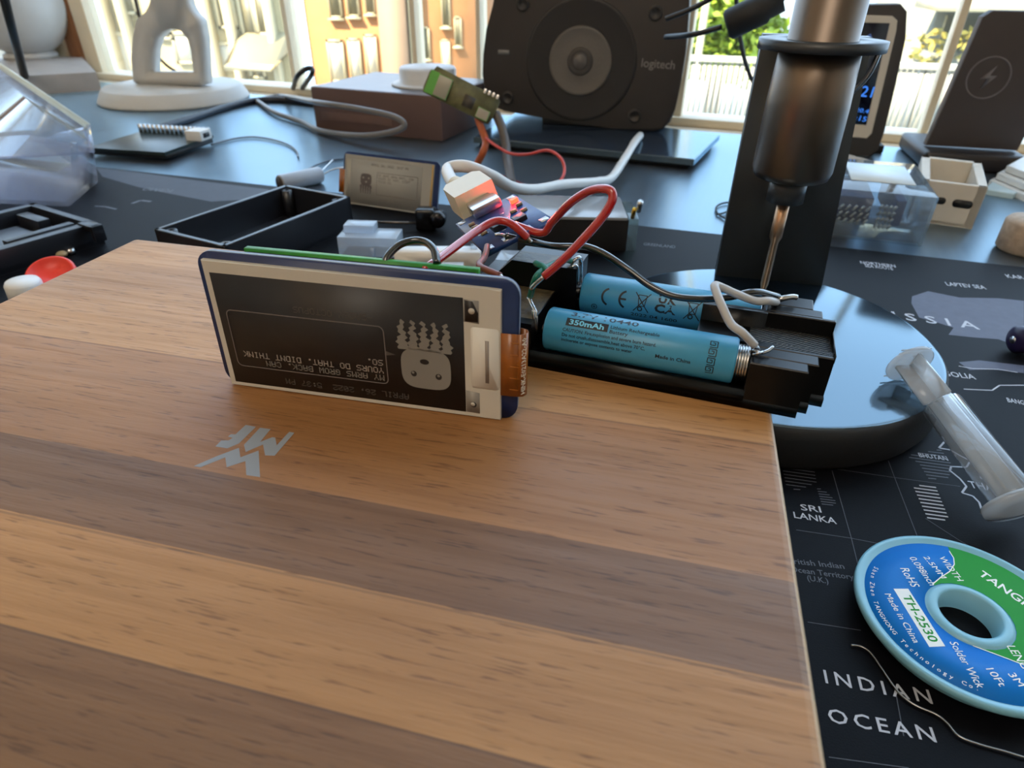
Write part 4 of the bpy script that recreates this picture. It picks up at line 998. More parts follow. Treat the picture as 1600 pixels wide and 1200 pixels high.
# caps
pr_ = onz(86, 441, MAT+2); redcap = pm('red_cap_plastic', (236, 58, 40), .4, var=.03, sss=.1)
rc = thing('red_bottle_top', 'bright red round bottle top beside the left edge of the wooden board', 'cap', (pr_.x, pr_.y, MAT+4.6), rot=(0.5, 0, .55))
mb = MB(); mb.lathe([(9.6, -2.5), (10.2, -2), (10.2, 2.2), (9.4, 3.0), (8.6, 3.0), (8.2, 1.6), (0, 1.5)], redcap, n=40); mb.build('cap_top', rc)
mb = MB(); mb.lathe([(10.5, -5.5), (10.7, -5.2), (10.4, -1.6), (10.2, -1.6)], clear('pink_skirt', tint=(250, 170, 160), body=.5, bodycol=(240, 150, 140)), n=36, cap=False); mb.build('skirt', rc)
pw = onz(37, 446, MAT+5)
mb = MB(); mb.M = T(pw.x, pw.y, MAT); mb.lathe([(6.6, 0), (7.2, .5), (7.0, 6), (6.2, 7.4), (0, 7.6)], white, n=32); tag(mb.build('white_bottle_top', off=(pw.x, pw.y, MAT)), 'small white round bottle top beside the red one', 'cap')
pn_ = onz(95, 397, MAT+1.5); mb = MB(); mb.M = T(pn_.x, pn_.y, MAT+1.6); mb.ball(2.6, pm('tan_bead', (176, 150, 110), .4), sc=(1.3, 1, .6)); tag(mb.build('small_bead', off=(pn_.x, pn_.y, MAT)), 'tiny tan bead behind the red bottle top', 'bead')
pn_ = onz(111, 393, MAT+1.5); mb = MB(); mb.M = T(pn_.x, pn_.y, MAT+1.6); mb.lathe([(.9, -1.5), (2.1, -1.5), (2.1, 1.5), (.9, 1.5), (.9, -1.5)], metal, n=6, cap=False); tag(mb.build('steel_nut', off=(pn_.x, pn_.y, MAT)), 'tiny shiny steel nut right of the tan bead', 'nut')
# pale clip block and white printed bracket
p = onz(530, 400, MAT); q = onz(622, 403, MAT)
cl = thing('clear_clip', 'pale clear plastic clip block between black tray and black wire loop', 'clip', p, math.atan2(q.y-p.y, q.x-p.x)); L_ = (q-p).length
ice = clear('ice_plastic', tint=(236, 244, 252), body=.55, bodycol=(226, 236, 246), rough=.1)
mb = MB(); mb.box((0, 0, 0), (L_, 15, 10), ice, bev=.6); mb.build('lower_block', cl)
mb = MB(); mb.box((2, 6, 10), (L_*.58, 15, 14), ice, bev=.6); mb.build('upper_block', cl)
mb = MB(); mb.box((L_*.55, -1.2, 0), (L_*.62, 0, 5), ice); mb.build('tab', cl)
p = onz(622, 424, MAT); q = onz(752, 424, MAT); L_ = (q-p).length
wp = thing('white_bracket', 'white printed bracket with a dark slot behind the green controller board', 'bracket', p, math.atan2(q.y-p.y, q.x-p.x))
mb = MB(); mb.holed([(0, 0), (L_, 0), (L_, 12), (0, 12)], [(L_*.36, 2.2), (L_*.80, 2.2), (L_*.80, 7.6), (L_*.36, 7.6)], 0, 9, white, frame((0, 2, 0), (1, 0, 0), (0, 0, 1)) @ T(0, 0, 0)); mb.build('face_plate', wp)
mb = MB(); mb.box((0, 2, 0), (L_, 13, 1.6), white); mb.box((0, 10, 0), (L_, 13, 6), matte_black); mb.build('body', wp)
mb = MB(); mb.box((L_*.88, -2.5, 0), (L_*.96, 2, 13), ice); mb.build('clear_post', wp)
p = onz(735, 402, MAT+8); mb = MB(); mb.M = T(p.x+12, p.y, MAT) @ RZ(.2); mb.prism([(0, 0), (22, 0), (20, 13), (2, 13)], 0, 8, ice, bev=.6); tag(mb.build('clear_wedge', off=(p.x+12, p.y, MAT)), 'pale clear plastic wedge between charging board and battery holder', 'plastic piece')
# black knob lump
p = onz(668, 358, MAT); kb = thing('black_clip_knob', 'small black clamp lump at foot of the pale e-paper display', 'clamp', p, .2)
shiny = pm('shiny_black', (14, 14, 16), .2)
mb = MB(); mb.box((-6, -4, 0), (5, 5, 12), shiny, bev=2.0, seg=3); mb.build('body', kb)
mb = MB(); mb.M = T(6.5, -1, 6.5) @ RX(PI/2); mb.lathe([(2, -5), (4.2, -4.5), (4.5, 0), (4.2, 4), (2, 4.6)], shiny, n=20); mb.build('knob', kb)
mb = MB(); mb.M = T(-2, -2, 4) @ RY(-PI/2); mb.cyl(.7, 4, 26, dmetal, n=10); mb.build('screw', kb)
# dark module with glass lid
p = Vector((-74, 311, MAT)); q = Vector((-19, 323, MAT)); L_ = (q-p).length
gmq = thing('glass_module', 'dark module with grey glass top behind the red wire arch', 'module', p, math.atan2(q.y-p.y, q.x-p.x))
mb = MB(); mb.box((0, 0, 0), (L_, 34, 16.5), matte_black, bev=.5); mb.build('case', gmq)
mb = MB(); mb.box((-.5, -1, 16.5), (L_-1, 35, 18), pm('grey_glass_top', (150, 154, 158), .16, spec=.7), bev=.3); mb.build('glass_top', gmq)
mb = MB(); mb.box((L_, .5, 0), (L_+5, 30, 17), clear('green_edge_glass', tint=(214, 232, 228), body=.12), bev=.4); mb.build('clear_end', gmq)
mb = MB(); mb.M = T(L_+2, 3, 17.5) @ RX(.6); mb.cyl(1.1, -1, 6, gold, n=12); mb.cyl(1.5, 2, 9, metal, T(2.5, 2, 0), n=12); mb.build('pin', gmq)
# loop of thin wire on the desk by the column
lp = [onz(x, y, DESK+1) for x, y in ((1140, 345), (1122, 334), (1119, 324), (1128, 318), (1142, 317), (1144, 326), (1130, 333), (1120, 335))]
mb = MB(); mb.tube(lp, .6, matte_black, n=6); tag(mb.build('wire_loop', off=lp[0]), 'small loop of thin black wire left of the stand column', 'wire')

# ================================================================== OBJECTS ON THE DESK BY THE WINDOW
# flat plate under the speaker
P_ = [onz(x, y, DESK+8) for x, y in ((740, 214), (1085, 249), (1125, 210), (815, 170))]
mb = MB(); mb.prism([(v.x, v.y) for v in P_], DESK+3.5, DESK+8, sheen('slate_glass_plate', (34, 42, 56), (40, 50, 66), 2.2, .12, .15), bev=.6, seg=1)
pt = thing('flat_plate', 'thin dark glossy slab lying under the black speaker', 'slab', (P_[0].x, P_[0].y, DESK)); mb.build('top_sheet', pt, off=(P_[0].x, P_[0].y, DESK))
cx_ = sum(v.x for v in P_)/4; cy2 = sum(v.y for v in P_)/4
mb = MB(); mb.prism([(cx_+(v.x-cx_)*.95, cy2+(v.y-cy2)*.95) for v in P_], DESK, DESK+3.5, matte_black); mb.build('foot_pad', pt, off=(P_[0].x, P_[0].y, DESK))
# speaker
SY = 600.0; sb = Vector((ony(922, 200, SY).x, SY, DESK+8))
sk = thing('desk_speaker', 'large dark grey square speaker standing on the thin slab', 'speaker', sb)
k_ = SY/615
def sp2(x, y): v = ony(x, y, SY); return (v.x-sb.x, v.z-sb.z)
outl = [sp2(*p) for p in ((757, 152), (756, 115), (757, 85), (762, 45), (772, 8), (778, -30), (786, -60), (800, -75), (840, -80), (920, -80), (1010, -78), (1062, -74), (1078, -55), (1079, -20), (1076, 30), (1072, 80), (1064, 130), (1055, 170), (1047, 190), (1036, 201), (1018, 205), (960, 200), (860, 185), (790, 172), (766, 165))]
mb = MB(); mb.prism(outl, -95, 4, pm('speaker_shell', (52, 46, 43), .5, var=.04, bump=.1), XZ, bev=3, seg=3); mb.build('cabinet', sk)
def ring(mb, cx, cz, prof, m, n=48): mb.lathe(prof, m, T(cx, 0, cz) @ RX(PI/2), n)
dc = sp2(908, 95)
mb = MB(); ring(mb, dc[0], dc[1], [(47, 3.9), (46.5, 4.8), (44, 4.6), (40, 4.3)], pm('speaker_surround', (42, 38, 37), .5)); mb.build('surround', sk)
mb = MB(); ring(mb, dc[0], dc[1], [(26.5, 4.2), (26, 6.0), (24, 5.4), (15, 5.0), (13, 5.4)], pm('speaker_cone', (104, 98, 92), .6, var=.12, scale=1500)); ring(mb, dc[0], dc[1], [(11, 5.2), (10, 6.4), (8, 6.0)], pm('cone_ring', (70, 65, 62), .5)); ring(mb, dc[0], dc[1], [(6.5, 6), (5.6, 7.2), (0.01, 7.8)], pm('cone_cap', (96, 90, 86), .5)); mb.build('cone', sk)
for px, py in ((1025, 20), (992, 180), (795, 152), (818, 6)):
    c_ = sp2(px, py); mb = MB(); ring(mb, c_[0], c_[1], [(5.6, 4.0), (5.4, 5.0), (3.6, 5.2), (3.2, 4.4), (0.01, 4.2)], pm('dark_screw_cup', (46, 42, 41), .45), 20); mb.build('screw_cup', sk)
c0 = sp2(1003, 97); c1_ = sp2(1053, 105); mb = MB()
mb.text('logitech', pm('grey_badge_print', (128, 124, 120), .5), frame((c0[0], -4.15, c0[1]-3), (c1_[0]-c0[0], 0, c1_[1]-c0[1]+2), (0, 0, 1)), size=6.2, width=27, res=3, bold=.012); c_ = sp2(780, 84)
mb.box((c_[0], -4.15, c_[1]), (c_[0]+10, -4.05, c_[1]+3.4), pm('grey_badge_print', (100, 96, 92), .5)); mb.build('badge', sk)
f0 = sp2(846, 190); f1 = sp2(990, 190)
mb = MB(); mb.prism([(f0[0], 0), (f1[0], 0), (f1[0]-2, 24), (f0[0], 30)], -75, -2, pm('speaker_foot', (28, 25, 25), .4), XZ, bev=1.5); mb.build('foot', sk)
# small green module held up on its wires
mo = ony(722, 152, 470); mn = frame(mo, ony(752, 172, 470)-ony(668, 132, 470), Vector((.3, .35, 1)))
md = thing('wired_module', 'small green circuit module held up on orange and grey wires before the speaker', 'circuit board', mo)
md.matrix_world = Matrix.Translation(WV(mo)) @ mn.to_3x3().to_4x4()
olive = pm('olive_board', (104, 100, 64), .5, var=.3, scale=160)
mb = MB(); mb.prism([(-27, -8), (24, -9), (25.5, -4), (26, 8), (24, 10), (-24, 11.5), (-25.5, 8), (-27.5, 7), (-28, -5)], -1.2, 1.2, olive); mb.build('board', md)
mb = MB(); mb.box((-26.5, -7.5, 1.2), (-20, 8, 2.0), pm('lime_patch', (90, 168, 60), .4)); mb.box((-20, -7, 1.2), (-9.5, 7.5, 3.0), pm('grey_shield', (150, 146, 132), .4, .3), bev=.3); mb.box((14, -8, 1.2), (23, -1, 3.4), pm('grey_block', (160, 152, 138), .4), bev=.3); mb.box((2, -5, 1.2), (10, 3, 2.2), pm('dark_chip', (70, 62, 52), .4)); mb.build('component', md)
mb = MB()
for q_ in range(4): mb.box((13+q_*3.2, 8.6, -1), (15+q_*3.2, 11.6, 2.2), metal, bev=.3)
mb.build('pin', md)
def cable(name, label, pts, r, m, cat='cable'):
    mb = MB(); mb.tube(pts, r, m, n=10, sm=8); return tag(mb.build(name, off=pts[0]), label, cat)
orange = pm('orange_insulation', (176, 84, 34), .4, var=.04)
cable('orange_wire', 'thick orange and brown wire hanging from the green module to the desk', [ony(746, 184, 472), ony(754, 205, 468), ony(759, 222, 462), ony(754, 240, 455), onz(742, 262, DESK+2.2)], 2.6, orange, 'wire')
cable('red_lead', 'thin red lead curling from the orange wire across to the dark module', [ony(759, 216, 462), ony(775, 228, 450), ony(798, 240, 440), ony(825, 241, 430), ony(855, 235, 424), ony(875, 246, 416), ony(882, 265, 408), ony(874, 284, 398), ony(850, 294, 390)], 1.0, pm('red_thin_insulation', (200, 60, 40), .4), 'wire')
cable('grey_wire', 'thick dark grey wire pair dropping from the green module to the desk', [ony(774, 176, 474), ony(784, 200, 470), ony(790, 225, 462), ony(793, 250, 450), onz(800, 290, DESK+3)], 3.2, pm('grey_insulation', (86, 78, 72), .4), 'wire')
cable('red_lead', 'short dark red lead lying on the desk under the white usb cable', [onz(776, 272, DESK+1.2), onz(800, 281, DESK+1.2), onz(825, 292, DESK+1.2)], 1.0, pm('dark_red_insulation', (130, 30, 34), .4), 'wire')
# brown box with white button
p = onz(494, 202, DESK); q = onz(692, 222, DESK); L_ = (q-p).length
bb = thing('knob_box', 'dark brown box with round white knob on top near the window', 'box', p, math.atan2(q.y-p.y, q.x-p.x))
choco = pm('chocolate_plastic', (98, 74, 68), .5, var=.04)
topl = pm('pale_box_top', (112, 112, 118), .3)
mb = MB(); mb.box((0, 0, 0), (L_, 108, 36), choco, bev=2.0); mb.flat([(2, 2), (L_-2, 2), (L_-2, 106), (2, 106)], 36.05, topl); mb.build('body', bb)
mb = MB(); mb.box((8, -.4, 9), (L_*.62, 0, 16), pm('box_lower_band', (112, 86, 78), .5), bev=.3); mb.build('band', bb)
mb = MB(); mb.lathe([(32, 36), (33, 37), (31, 38.2), (25.5, 39), (25.5, 49), (24, 51), (0, 51.4)], pm('white_knob', (206, 208, 212), .4), T(L_*.70, 52, 0), 48); mb.build('knob', bb)
# lamp with keyhole arm
LY = 660.0; lb = Vector((ony(272, 140, LY).x, LY, DESK)); lw = pm('lamp_white', (202, 200, 196), .45, var=.02)
lmp = thing('table_lamp', 'white lamp with keyhole shaped arm on a round base', 'lamp', lb)
mb = MB(); rb = 76
mb.lathe([(rb, 0), (rb+1.5, 1.5), (rb+1, 3), (rb-5, 13.5), (rb-7, 14.6), (0, 15)], lw, n=64); mb.build('base', lmp)
def lp2(x, y): v = ony(x, y, LY); return (v.x-lb.x, v.z-lb.z)
outp = [lp2(*p) for p in ((217, 130), (213, 90), (216, 55), (222, 30), (236, 18), (243, 4), (244, -30), (246, -70), (292, -70), (293, -30), (296, 4), (303, 18), (316, 32), (321, 60), (323, 95), (325, 132))]
hc_ = lp2(276, 84); inn = [lp2(*p) for p in ((243, 112), (243, 95), (244, 78), (249, 60), (260, 48), (275, 43), (290, 47), (301, 60), (306, 78), (308, 95), (310, 112), (276, 112))]
def polar(poly, c_, n):
    out = []
    for i in range(n):
        an = 2*PI*i/n; dx, dy = math.cos(an), math.sin(an); best = None
        for (ax, ay), (bx, by2) in zip(poly, poly[1:]+poly[:1]):
            ex, ey = bx-ax, by2-ay; den = dx*ey-dy*ex
            if abs(den) < 1e-9: continue
            t = ((ax-c_[0])*ey-(ay-c_[1])*ex)/den; u = ((ax-c_[0])*dy-(ay-c_[1])*dx)/den
            if t > 0 and -1e-6 <= u <= 1+1e-6: best = t if best is None else max(best, t)
        out.append((c_[0]+dx*best, c_[1]+dy*best))
    return out
n_ = 96; mb = MB(); mb.holed(polar(outp, hc_, n_), polar(inn, hc_, n_), -8, 8, lw, XZ); mb.build('arm', lmp)
# black thin cord behind the lamp
cable('trailing_cable', 'thin black cord trailing through the keyhole of the white lamp', [ony(212, -10, 640), ony(224, 40, 640), ony(240, 75, 640), ony(255, 95, 645), onz(268, 112, DESK+1)] if False else [ony(208, -15, 700), ony(222, 40, 700), ony(240, 78, 700), ony(258, 100, 700), ony(275, 112, 705)], 1.6, pm('brown_black_cord', (60, 46, 38), .5))
# globe lamp at far left
GY = 775.0; gb_ = ony(20, 5, GY); gl_ = thing('globe_lamp', 'white globe lamp on a pale block at the far left', 'lamp', (gb_.x, GY, DESK+20))
mb = MB(); g0 = gb_.z-(DESK+20); gr_ = (ony(90, 45, GY)-ony(20, 5, GY)).length*.96
mb.M = T(0, 0, g0); mb.ball(gr_, pm('globe_white', (206, 206, 204), .35, var=.02), n=28); mb.build('globe', gl_)
mb = MB(); mb.lathe([(32, 0), (32, 5), (22, 10), (18, g0-gr_+6)], lw, n=40); mb.build('foot', gl_)
P2 = [onz(150, 112, DESK+20), onz(128, 88, DESK+20), onz(-60, 92, DESK+20), onz(-30, 122, DESK+20)]
mb = MB(); mb.prism([(v.x, v.y) for v in P2], DESK, DESK+20, pm('pale_grey_block', (178, 172, 168), .45), bev=1.5); tag(mb.build('pale_block', off=(P2[0].x, P2[0].y, DESK)), 'flat pale grey block under the globe lamp', 'block')
pb0 = onz(38, 118, DESK+20); pb1 = ony(2, -20, pb0.y-95)
mb = MB(); mb.tube([pb0, (pb0+pb1)/2, pb1], 4.2, black, n=12, sm=0); tag(mb.build('black_rod', off=pb0), 'thin black upright rod in front of the globe lamp', 'rod')
# clear organiser box at left
p = onz(148, 262, DESK); q = onz(52, 318, MAT)
cb = thing('clear_organiser', 'clear plastic organiser box with hinged lid at the left edge', 'box', (-373, 352, MAT), math.radians(0))
cpl = clear('organiser_plastic', tint=(236, 238, 246), body=.22, bodycol=(222, 224, 234))
cc = [onz(146, 232, MAT+22), onz(95, 268, MAT+22), onz(-90, 262, MAT+22), onz(-120, 170, MAT+22)]
mb = MB(); fl = [(v.x, v.y) for v in cc]
# box walls
cxo = sum(a_[0] for a_ in fl)/4; cyo = sum(a_[1] for a_ in fl)/4
def grow(k): return [(cxo+(x-cxo)*k, cyo+(y-cyo)*k) for x, y in fl]
def frustum(mb, f0, f1, z0, z1, m, top=False, bot=False):
    k = mb.mi(m); a_ = [mb.V((x, y, z0), None) for x, y in f0]; b_ = [mb.V((x, y, z1), None) for x, y in f1]; n = len(a_)
    for i in range(n): mb.face([a_[i], a_[(i+1) % n], b_[(i+1) % n], b_[i]], k)
    if bot: mb.face(a_[::-1], k)
    if top: mb.face(b_, k)
cbase = (-373, 352, MAT)
frustum(mb, grow(.93), grow(1.0), MAT+.3, MAT+22, cpl, bot=True); frustum(mb, grow(.88), grow(.95), MAT+2, MAT+21, cpl, bot=True); mb.build('lower_tray', cb, off=cbase)
qa, qb, qc, qd = ony(138, 197, 402), ony(-60, 62, 402), ony(-90, 250, 345), onz(144, 236, MAT+21)
nl = ((qb-qa).cross(qd-qa)).normalized()*2.2
if nl.z > 0: nl = -nl
mb = MB(); k = mb.mi(cpl); top_ = [mb.V(p, None) for p in (qa, qb, qc, qd)]; bot_ = [mb.V(p+nl, None) for p in (qa, qb, qc, qd)]
mb.face(top_, k); mb.face(bot_[::-1], k)
for i in range(4): mb.face([top_[i], bot_[i], bot_[(i+1) % 4], top_[(i+1) % 4]], k)
mb.build('lid', cb, off=cbase)
mb = MB(); mb.tube([qa, (qa+qb)/2, qb], 2.2, clear('organiser_rim', tint=(250, 246, 232), body=.6, bodycol=(250, 244, 226)), n=10, sm=0); mb.tube([qa, (qa+qd)/2, qd], 1.6, cpl, n=8, sm=0); mb.build('lid_rim', cb, off=cbase)
mb = MB(); v = onz(118, 250, MAT+16); mb.M = T(v.x+2, v.y-4, MAT+6) @ RZ(-.9) @ RX(-.25); mb.prism(rrect(-5, 0, 5, 22, 4), 0, 3, clearp, UP, bev=.5); mb.build('latch', cb, off=cbase)
# green board with usb socket at left
P3 = [onz(140, 242, DESK+2), onz(260, 250, DESK+2), onz(276, 205, DESK+2), onz(170, 194, DESK+2)]
pb = thing('usb_board', 'dark circuit board with white usb socket on the desk at left', 'circuit board', P3[0], math.atan2((P3[1]-P3[0]).y, (P3[1]-P3[0]).x))
L_ = (P3[1]-P3[0]).length
mb = MB(); mb.box((0, 0, 3), (L_, 62, 5.5), pm('dark_green_board', (38, 48, 44), .3, var=.1), bev=.3); mb.build('board', pb)
mb = MB(); mb.box((0, 2, 0), (L_, 60, 3), matte_black); mb.build('foot', pb)
mb = MB()
for i in range(16): mb.box((2+i*4.2, 56, 5.5), (4.4+i*4.2, 58.4, 12), metal)
mb.build('pin_header', pb)
mb = MB(); mb.box((L_-8, 38, 5.5), (L_+6, 52, 13), white, bev=.6); mb.box((L_+5.8, 41, 7.5), (L_+6.2, 49, 11), black); mb.build('usb_socket', pb)
# electrolytic capacitors with bent leads
p = onz(437, 287, DESK+5.5)
cp = thing('capacitor', 'small grey cylindrical capacitor with bent leads lying behind the tray', 'capacitor', p, math.radians(62))
mb = MB(); mb.lathe([(4.0, 0), (5.2, .3), (5.4, 1), (5.4, 30), (4.8, 31)], pm('capacitor_sleeve', (150, 154, 162), .3), AX, 28); mb.lathe([(4.6, -.2), (4.6, .1)], pm('capacitor_end', (52, 40, 32), .5), AX, 24); mb.build('can', cp)
for sgn in (-1, 1):
    mb = MB(); mb.tube([(31, 2*sgn, 0), (40, 5*sgn, 3), (52, 14*sgn, 4)], .5, metal, n=6); mb.build('lead', cp)
cable('grey_jumper', 'thin grey lead curving up from the capacitor across the desk', [onz(466, 246, DESK+1), onz(463, 236, DESK+1), onz(450, 226, DESK+1), onz(425, 218, DESK+1), onz(395, 214, DESK+1), onz(365, 217, DESK+1), onz(330, 226, DESK+1)], .7, pm('grey_thin_insulation', (92, 96, 104), .4), 'wire')
cable('thin_lead', 'fine dark lead from the capacitor to the pale display', [onz(470, 272, DESK+1), onz(490, 260, DESK+1), onz(515, 251, DESK+1), onz(540, 248, DESK+1)], .6, pm('dark_thin_insulation', (60, 66, 80), .4), 'wire')
# black cables in the middle distance
cable('black_cable', 'thick black cable looping left of the brown box', [onz(235, 205, DESK+3), onz(290, 188, DESK+3), onz(345, 170, DESK+3), onz(395, 158, DESK+3), onz(440, 156, DESK+3), onz(492, 162, DESK+3)], 3.2, pm('blue_black_cable', (26, 28, 44), .35))
cable('grey_cable', 'grey cable looping in front of the brown box', [onz(402, 158, DESK+3), onz(430, 176, DESK+3), onz(470, 190, DESK+3), onz(500, 204, DESK+3), ony(560, 212, 515), ony(610, 207, 510), ony(632, 196, 510), ony(615, 182, 512), ony(560, 170, 520), ony(495, 160, 535), onz(440, 150, DESK+4), onz(404, 156, DESK+3)], 2.4, pm('mid_grey_cable', (112, 108, 106), .35))
cable('black_cable', 'short black cable hoop standing behind the brown box at its left', [onz(458, 138, DESK+3), ony(464, 120, 700), ony(478, 108, 700), ony(488, 108, 700), ony(486, 118, 700), onz(472, 138, DESK+3)], 2.6, black)
# inline connector hanging from cords
IY = 430.0
ic = thing('inline_connector', 'black inline plug on a cord hanging at the top beside the speaker', 'connector', ony(1166, 26, IY)); ib = ony(1166, 26, IY)
mb = MB(); mb.M = frame(ib, ony(1198, 12, IY)-ony(1134, 42, IY), (0, 1, 0)); hl = (ony(1198, 12, IY)-ony(1134, 42, IY)).length/2
mb.lathe([(6, -hl), (8, -hl+1.5), (8, hl-2), (6.5, hl), (6, hl+8)], matte_black, AX, 24); mb.build('plug_body', ic, off=ib)
mb = MB(); mb.tube([ony(1128, 42, IY), ony(1100, 50, IY), ony(1076, 55, IY), ony(1040, 58, IY+20)], 1.5, black, n=8); mb.tube([ony(1200, 12, IY), ony(1212, -4, IY), ony(1230, -30, IY)], 5, matte_black, n=10); mb.build('cord', ic, off=ib)
cable('thin_cable', 'thin dark cord hanging down behind the stand column', [ony(1150, -10, 480), ony(1152, 20, 480), ony(1156, 55, 480), ony(1164, 95, 480), ony(1178, 130, 480), ony(1200, 152, 480)], 1.3, pm('slate_cord', (48, 54, 66), .4))
cable('thin_cable', 'dark cord crossing at the top right of the speaker', [ony(1040, 30, 470), ony(1078, 15, 470), ony(1110, -2, 470), ony(1140, -25, 470)], 1.6, black)
# wireless charger stand
CY = 590.0; cbp = onz(1500, 262, DESK); CY = cbp.y
cg = thing('charger_stand', 'dark upright wireless charging stand with bolt symbol at the right', 'charger', (ony(1490, 262, CY).x, CY, DESK)); cgx = ony(1490, 262, CY).x
def cg2(x, y): v = ony(x, y, CY); return (v.x-cgx, v.z-DESK)
ptsc = [cg2(*p) for p in ((1452, 215), (1558, 236), (1660, 20), (1540, 16))]
a0_, a1_, a2_, a3_ = ptsc
dgb = pm('charger_grey', (66, 58, 56), .5, var=.04)
mb = MB(); 
W0 = a1_[0]-a0_[0]
W0 = max(W0, 62)
lean_ = (a3_[0]-a0_[0])/(a3_[1]-a0_[1])
hgt = a3_[1]-a0_[1]
mb.M = XZ
mb.prism([(a0_[0], a0_[1]-6), (a0_[0]+W0, a0_[1]-6), (a3_[0]+W0, a3_[1]-4), (a3_[0]+W0-5, a3_[1]), (a3_[0]+5, a3_[1]), (a3_[0], a3_[1]-4)], -9, -1, dgb, bev=1.5)
mb.build('back_panel', cg)
mb = MB(); mb.box((a0_[0]-3, -14, 0), (a0_[0]+W0+4, 60, 13), pm('charger_base', (40, 35, 36), .45), bev=4, seg=3); mb.build('base', cg)
mb = MB(); mb.M = XZ; e_ = cg2(1545, 122); m_ = pm('charger_mark', (112, 106, 108), .5)
n_ = 40; mb.holed([(e_[0]+14*math.cos(2*PI*i/n_), e_[1]+14*math.sin(2*PI*i/n_)) for i in range(n_)], [(e_[0]+13*math.cos(2*PI*i/n_), e_[1]+13*math.sin(2*PI*i/n_)) for i in range(n_)], -1, -.7, m_)
mb.prism([(e_[0]+x, e_[1]+y) for x, y in ((3, 8), (-5, -1), (-.5, -1), (-3, -8), (5, 1.5), (.5, 1.5))], -1, -.7, m_); mb.build('bolt_symbol', cg)
# display in dark case
EY = 590.0; ex = ony(1340, 240, EY).x
ed_ = thing('cased_display', 'dark framed upright display with glowing blue digits behind the screwdriver', 'display', (ex, EY, DESK))
def e2_(x, y): v = ony(x, y, EY); return (v.x-ex, v.z-DESK)
mb = MB(); mb.M = XZ
mb.prism([e2_(*p) for p in ((1300, 8), (1408, 6), (1418, 18), (1416, 60), (1400, 130), (1382, 205), (1372, 236), (1355, 248), (1280, 240))], -14, 0, dgrey, bev=1.5); mb.build('case', ed_)
mb = MB(); mb.M = XZ; mb.prism([e2_(*p) for p in ((1310, 22), (1394, 25), (1402, 32), (1400, 48), (1362, 208), (1354, 216), (1285, 210))], 0, .8, offwhite, bev=.3, seg=1); mb.build('bezel', ed_)
scm = pm('dark_blue_screen', (22, 24, 38), .2); glow = emit('blue_digit_glow', (60, 130, 240), 1.0)
mb = MB(); mb.M = XZ; mb.prism([e2_(*p) for p in ((1305, 34), (1390, 36), (1353, 195), (1285, 190))], .8, 1.0, scm)
def et(t, x, y, x1, y1, sz, m):
    a_ = e2_(x, y); b_ = e2_(x1, y1); d = Vector((b_[0]-a_[0], b_[1]-a_[1])); mb.text(t, m, frame((a_[0], a_[1], 1.05), (d.x, d.y, 0), (-d.y, d.x, 0)), size=sz, width=d.length, res=2)
et('9:15', 1328, 186, 1352, 190, 3.6, glow); et('20.4', 1336, 174, 1356, 177, 3.0, glow); et('21', 1343, 150, 1361, 152, 7.5, glow)
mb.flat([e2_(*p) for p in ((1345, 62), (1360, 52), (1364, 66), (1352, 72))], 1.05, emit('dim_blue_glow', (70, 100, 160), .35)); mb.build('screen', ed_)
mb = MB(); mb.box((-10, 14, 0), (22, 50, 6), matte_black, bev=1); mb.build('foot', ed_)
# clear parts box with white label
zc = 27.0; c0_ = Vector((80.5, 381, DESK)); c1 = Vector((134.8, 376, DESK)); L_ = (c1-c0_).length
pbx = thing('parts_box', 'small clear plastic parts box with blank white label beside the stand column', 'box', c0_, math.atan2(c1.y-c0_.y, c1.x-c0_.x))
mb = MB(); mb.box((0, 0, 0), (L_, 74, zc), clear('parts_box_plastic', tint=(226, 234, 238), body=.16, bodycol=(215, 225, 230)), bev=1.2); mb.box((1.5, 1.5, 1.5), (L_-1.5, 72, zc-1.5), clearp); mb.build('shell', pbx)
mb = MB(); mb.box((14, 20, zc+.05), (L_-8, 62, zc+.4), pm('white_paper_label', (222, 236, 244), .6)); mb.build('label', pbx)
mb = MB(); mb.box((4, 6, 8), (26, 60, 22), pm('blue_parts_foam', (30, 52, 110), .5), bev=1); mb.box((37, 6, 8), (42, 62, 22), pm('blue_parts_foam', (30, 52, 110), .5), bev=1); mb.build('foam_insert', pbx)
mb = MB()
for i in range(6):
    for j in range(3): mb.tube([(6+i*3.4, 3.0, 8+j*3.6), (8+i*3.4, 3.0, 11+j*3.6)], .8, metal, n=6, sm=0)
for i in range(4):
    for j in range(4): mb.tube([(29+i*2.2, 3.0, 7+j*3.4), (30.5+i*2.2, 3.0, 9.6+j*3.4)], .8, metal, n=6, sm=0)
mb.build('screws', pbx)['kind'] = 'stuff'
# white printed case with ports
w0 = Vector((155.0, 430, DESK)); w1 = Vector((171.5, 416.5, DESK)); w0 = Vector((139, 425, DESK)); L_ = (w1-w0).length
wbx = thing('white_case', 'white printed case with open top and black port holes beside the clear box', 'case', w0, math.atan2(w1.y-w0.y, w1.x-w0.x))
mb = MB(); Wd = 66; hh = 24; wc = pm('cream_printed_plastic', (214, 206, 192), .5)
mb.box((0, 0, 0), (L_, Wd, 2), wc)
for a_, b_ in (((0, 0), (L_, 3)), ((0, Wd-5), (L_, Wd)), ((0, 0), (5, Wd)), ((L_-5, 0), (L_, Wd))): mb.box((a_[0], a_[1], 0), (b_[0], b_[1], hh), wc, bev=.5, seg=1)
mb.build('shell', wbx)
mb = MB(); mb.M = XZ; mb.prism(rrect(L_*.58, 11, L_*.58+10, 15.5, 2), .0, .15, black); mb.prism(rrect(L_*.33, 11.5, L_*.33+5, 15.5, 1.8), .0, .15, black); mb.build('port', wbx)
mb = MB(); mb.box((6, 10, 2), (L_-6, 40, 6), pm('brown_insert', (120, 86, 76), .6)); mb.build('insert', wbx)
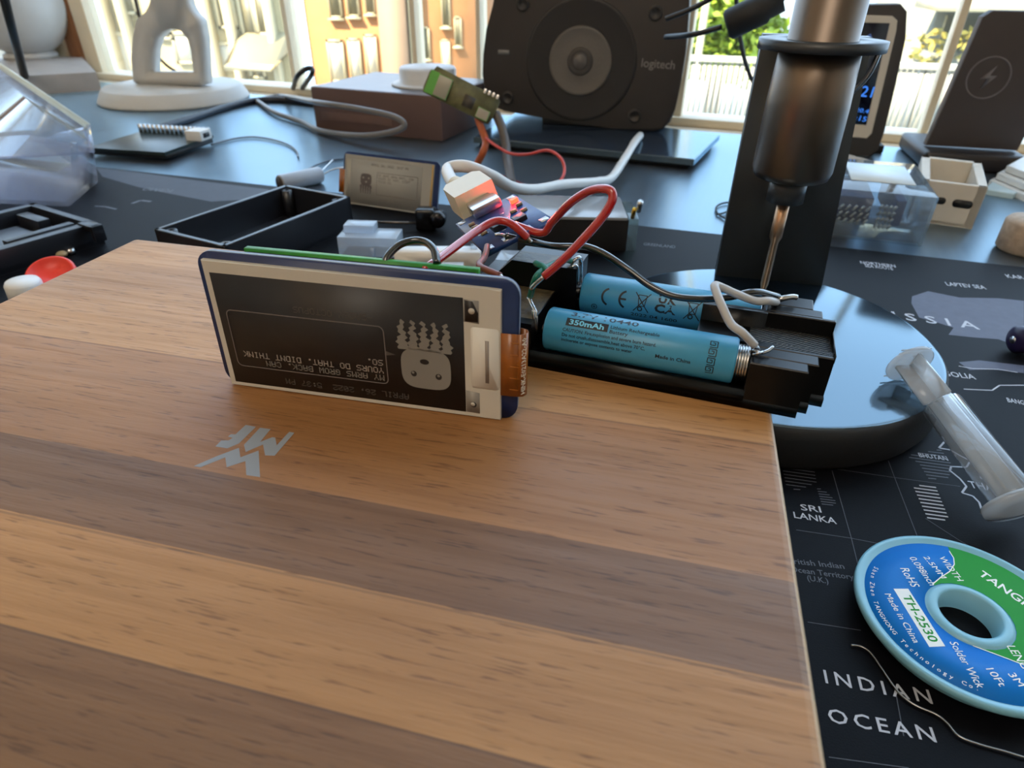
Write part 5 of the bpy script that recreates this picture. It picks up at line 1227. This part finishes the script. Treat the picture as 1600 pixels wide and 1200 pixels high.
# white lid behind, white cards, phone like slab
P4 = [onz(x, y, DESK+7) for x, y in ((1308, 264), (1360, 272), (1368, 252), (1326, 240))]
mb = MB(); mb.prism([(v.x, v.y) for v in P4], DESK, DESK+7, pm('pale_lid', (196, 190, 180), .5), bev=1.5, seg=2); tag(mb.build('white_lid', off=(P4[0].x, P4[0].y, DESK)), 'low pale lid behind the clear parts box', 'lid')
P5 = [onz(x, y, DESK+14) for x, y in ((1556, 258), (1625, 285), (1680, 262), (1606, 232))]
for i, (dx_, lab) in enumerate(((0, 'lower white card of the small stack right of charging stand'), (4, 'middle white card of the small stack right of charging stand'), (9, 'top white card of the small stack right of charging stand'))):
    mb = MB(); mb.prism([(v.x+dx_, v.y+dx_*.6) for v in P5], DESK+i*4.6, DESK+i*4.6+4.0, pm('white_card', (226, 230, 232), .4), bev=.4, seg=1); tag(mb.build('white_card', off=(P5[0].x, P5[0].y, DESK+i*4.6)), lab, 'card', 'white cards right of the charging stand')
P6 = [onz(x, y, DESK+3) for x, y in ((1538, 296), (1584, 304), (1610, 290), (1560, 274))]
mb = MB(); mb.prism([(v.x, v.y) for v in P6], DESK, DESK+3.5, pm('pale_teal_card', (190, 214, 222), .3), bev=.5, seg=1); tag(mb.build('pale_tile', off=(P6[0].x, P6[0].y, DESK)), 'flat pale tile on the desk right of the white case', 'tile')
pc = onz(1604, 372, DESK+8); mb = MB(); mb.M = T(pc.x+3, pc.y+4, DESK); mb.lathe([(12, 0), (13.5, 1.5), (13.5, 15), (12, 17), (0, 17.2)], pm('cork_beige', (176, 154, 132), .7, var=.15, scale=300), n=32); tag(mb.build('beige_stopper', off=(pc.x+3, pc.y+4, DESK)), 'round beige stopper on the desk at the right edge', 'stopper')

# ------------------------------------------------------------------ body added around the unseen warm fill light
lf = lo.location; mb = MB(); L0 = Vector((-150, -1000, 1475))
mb.lathe([(480, 0), (500, 10), (500, 60), (60, 80), (60, 138)], white, T(*L0), 48, cap=False); tag(mb.build('fill_lamp_body', off=L0), 'added round white fill lamp, unseen behind the camera', 'lamp')
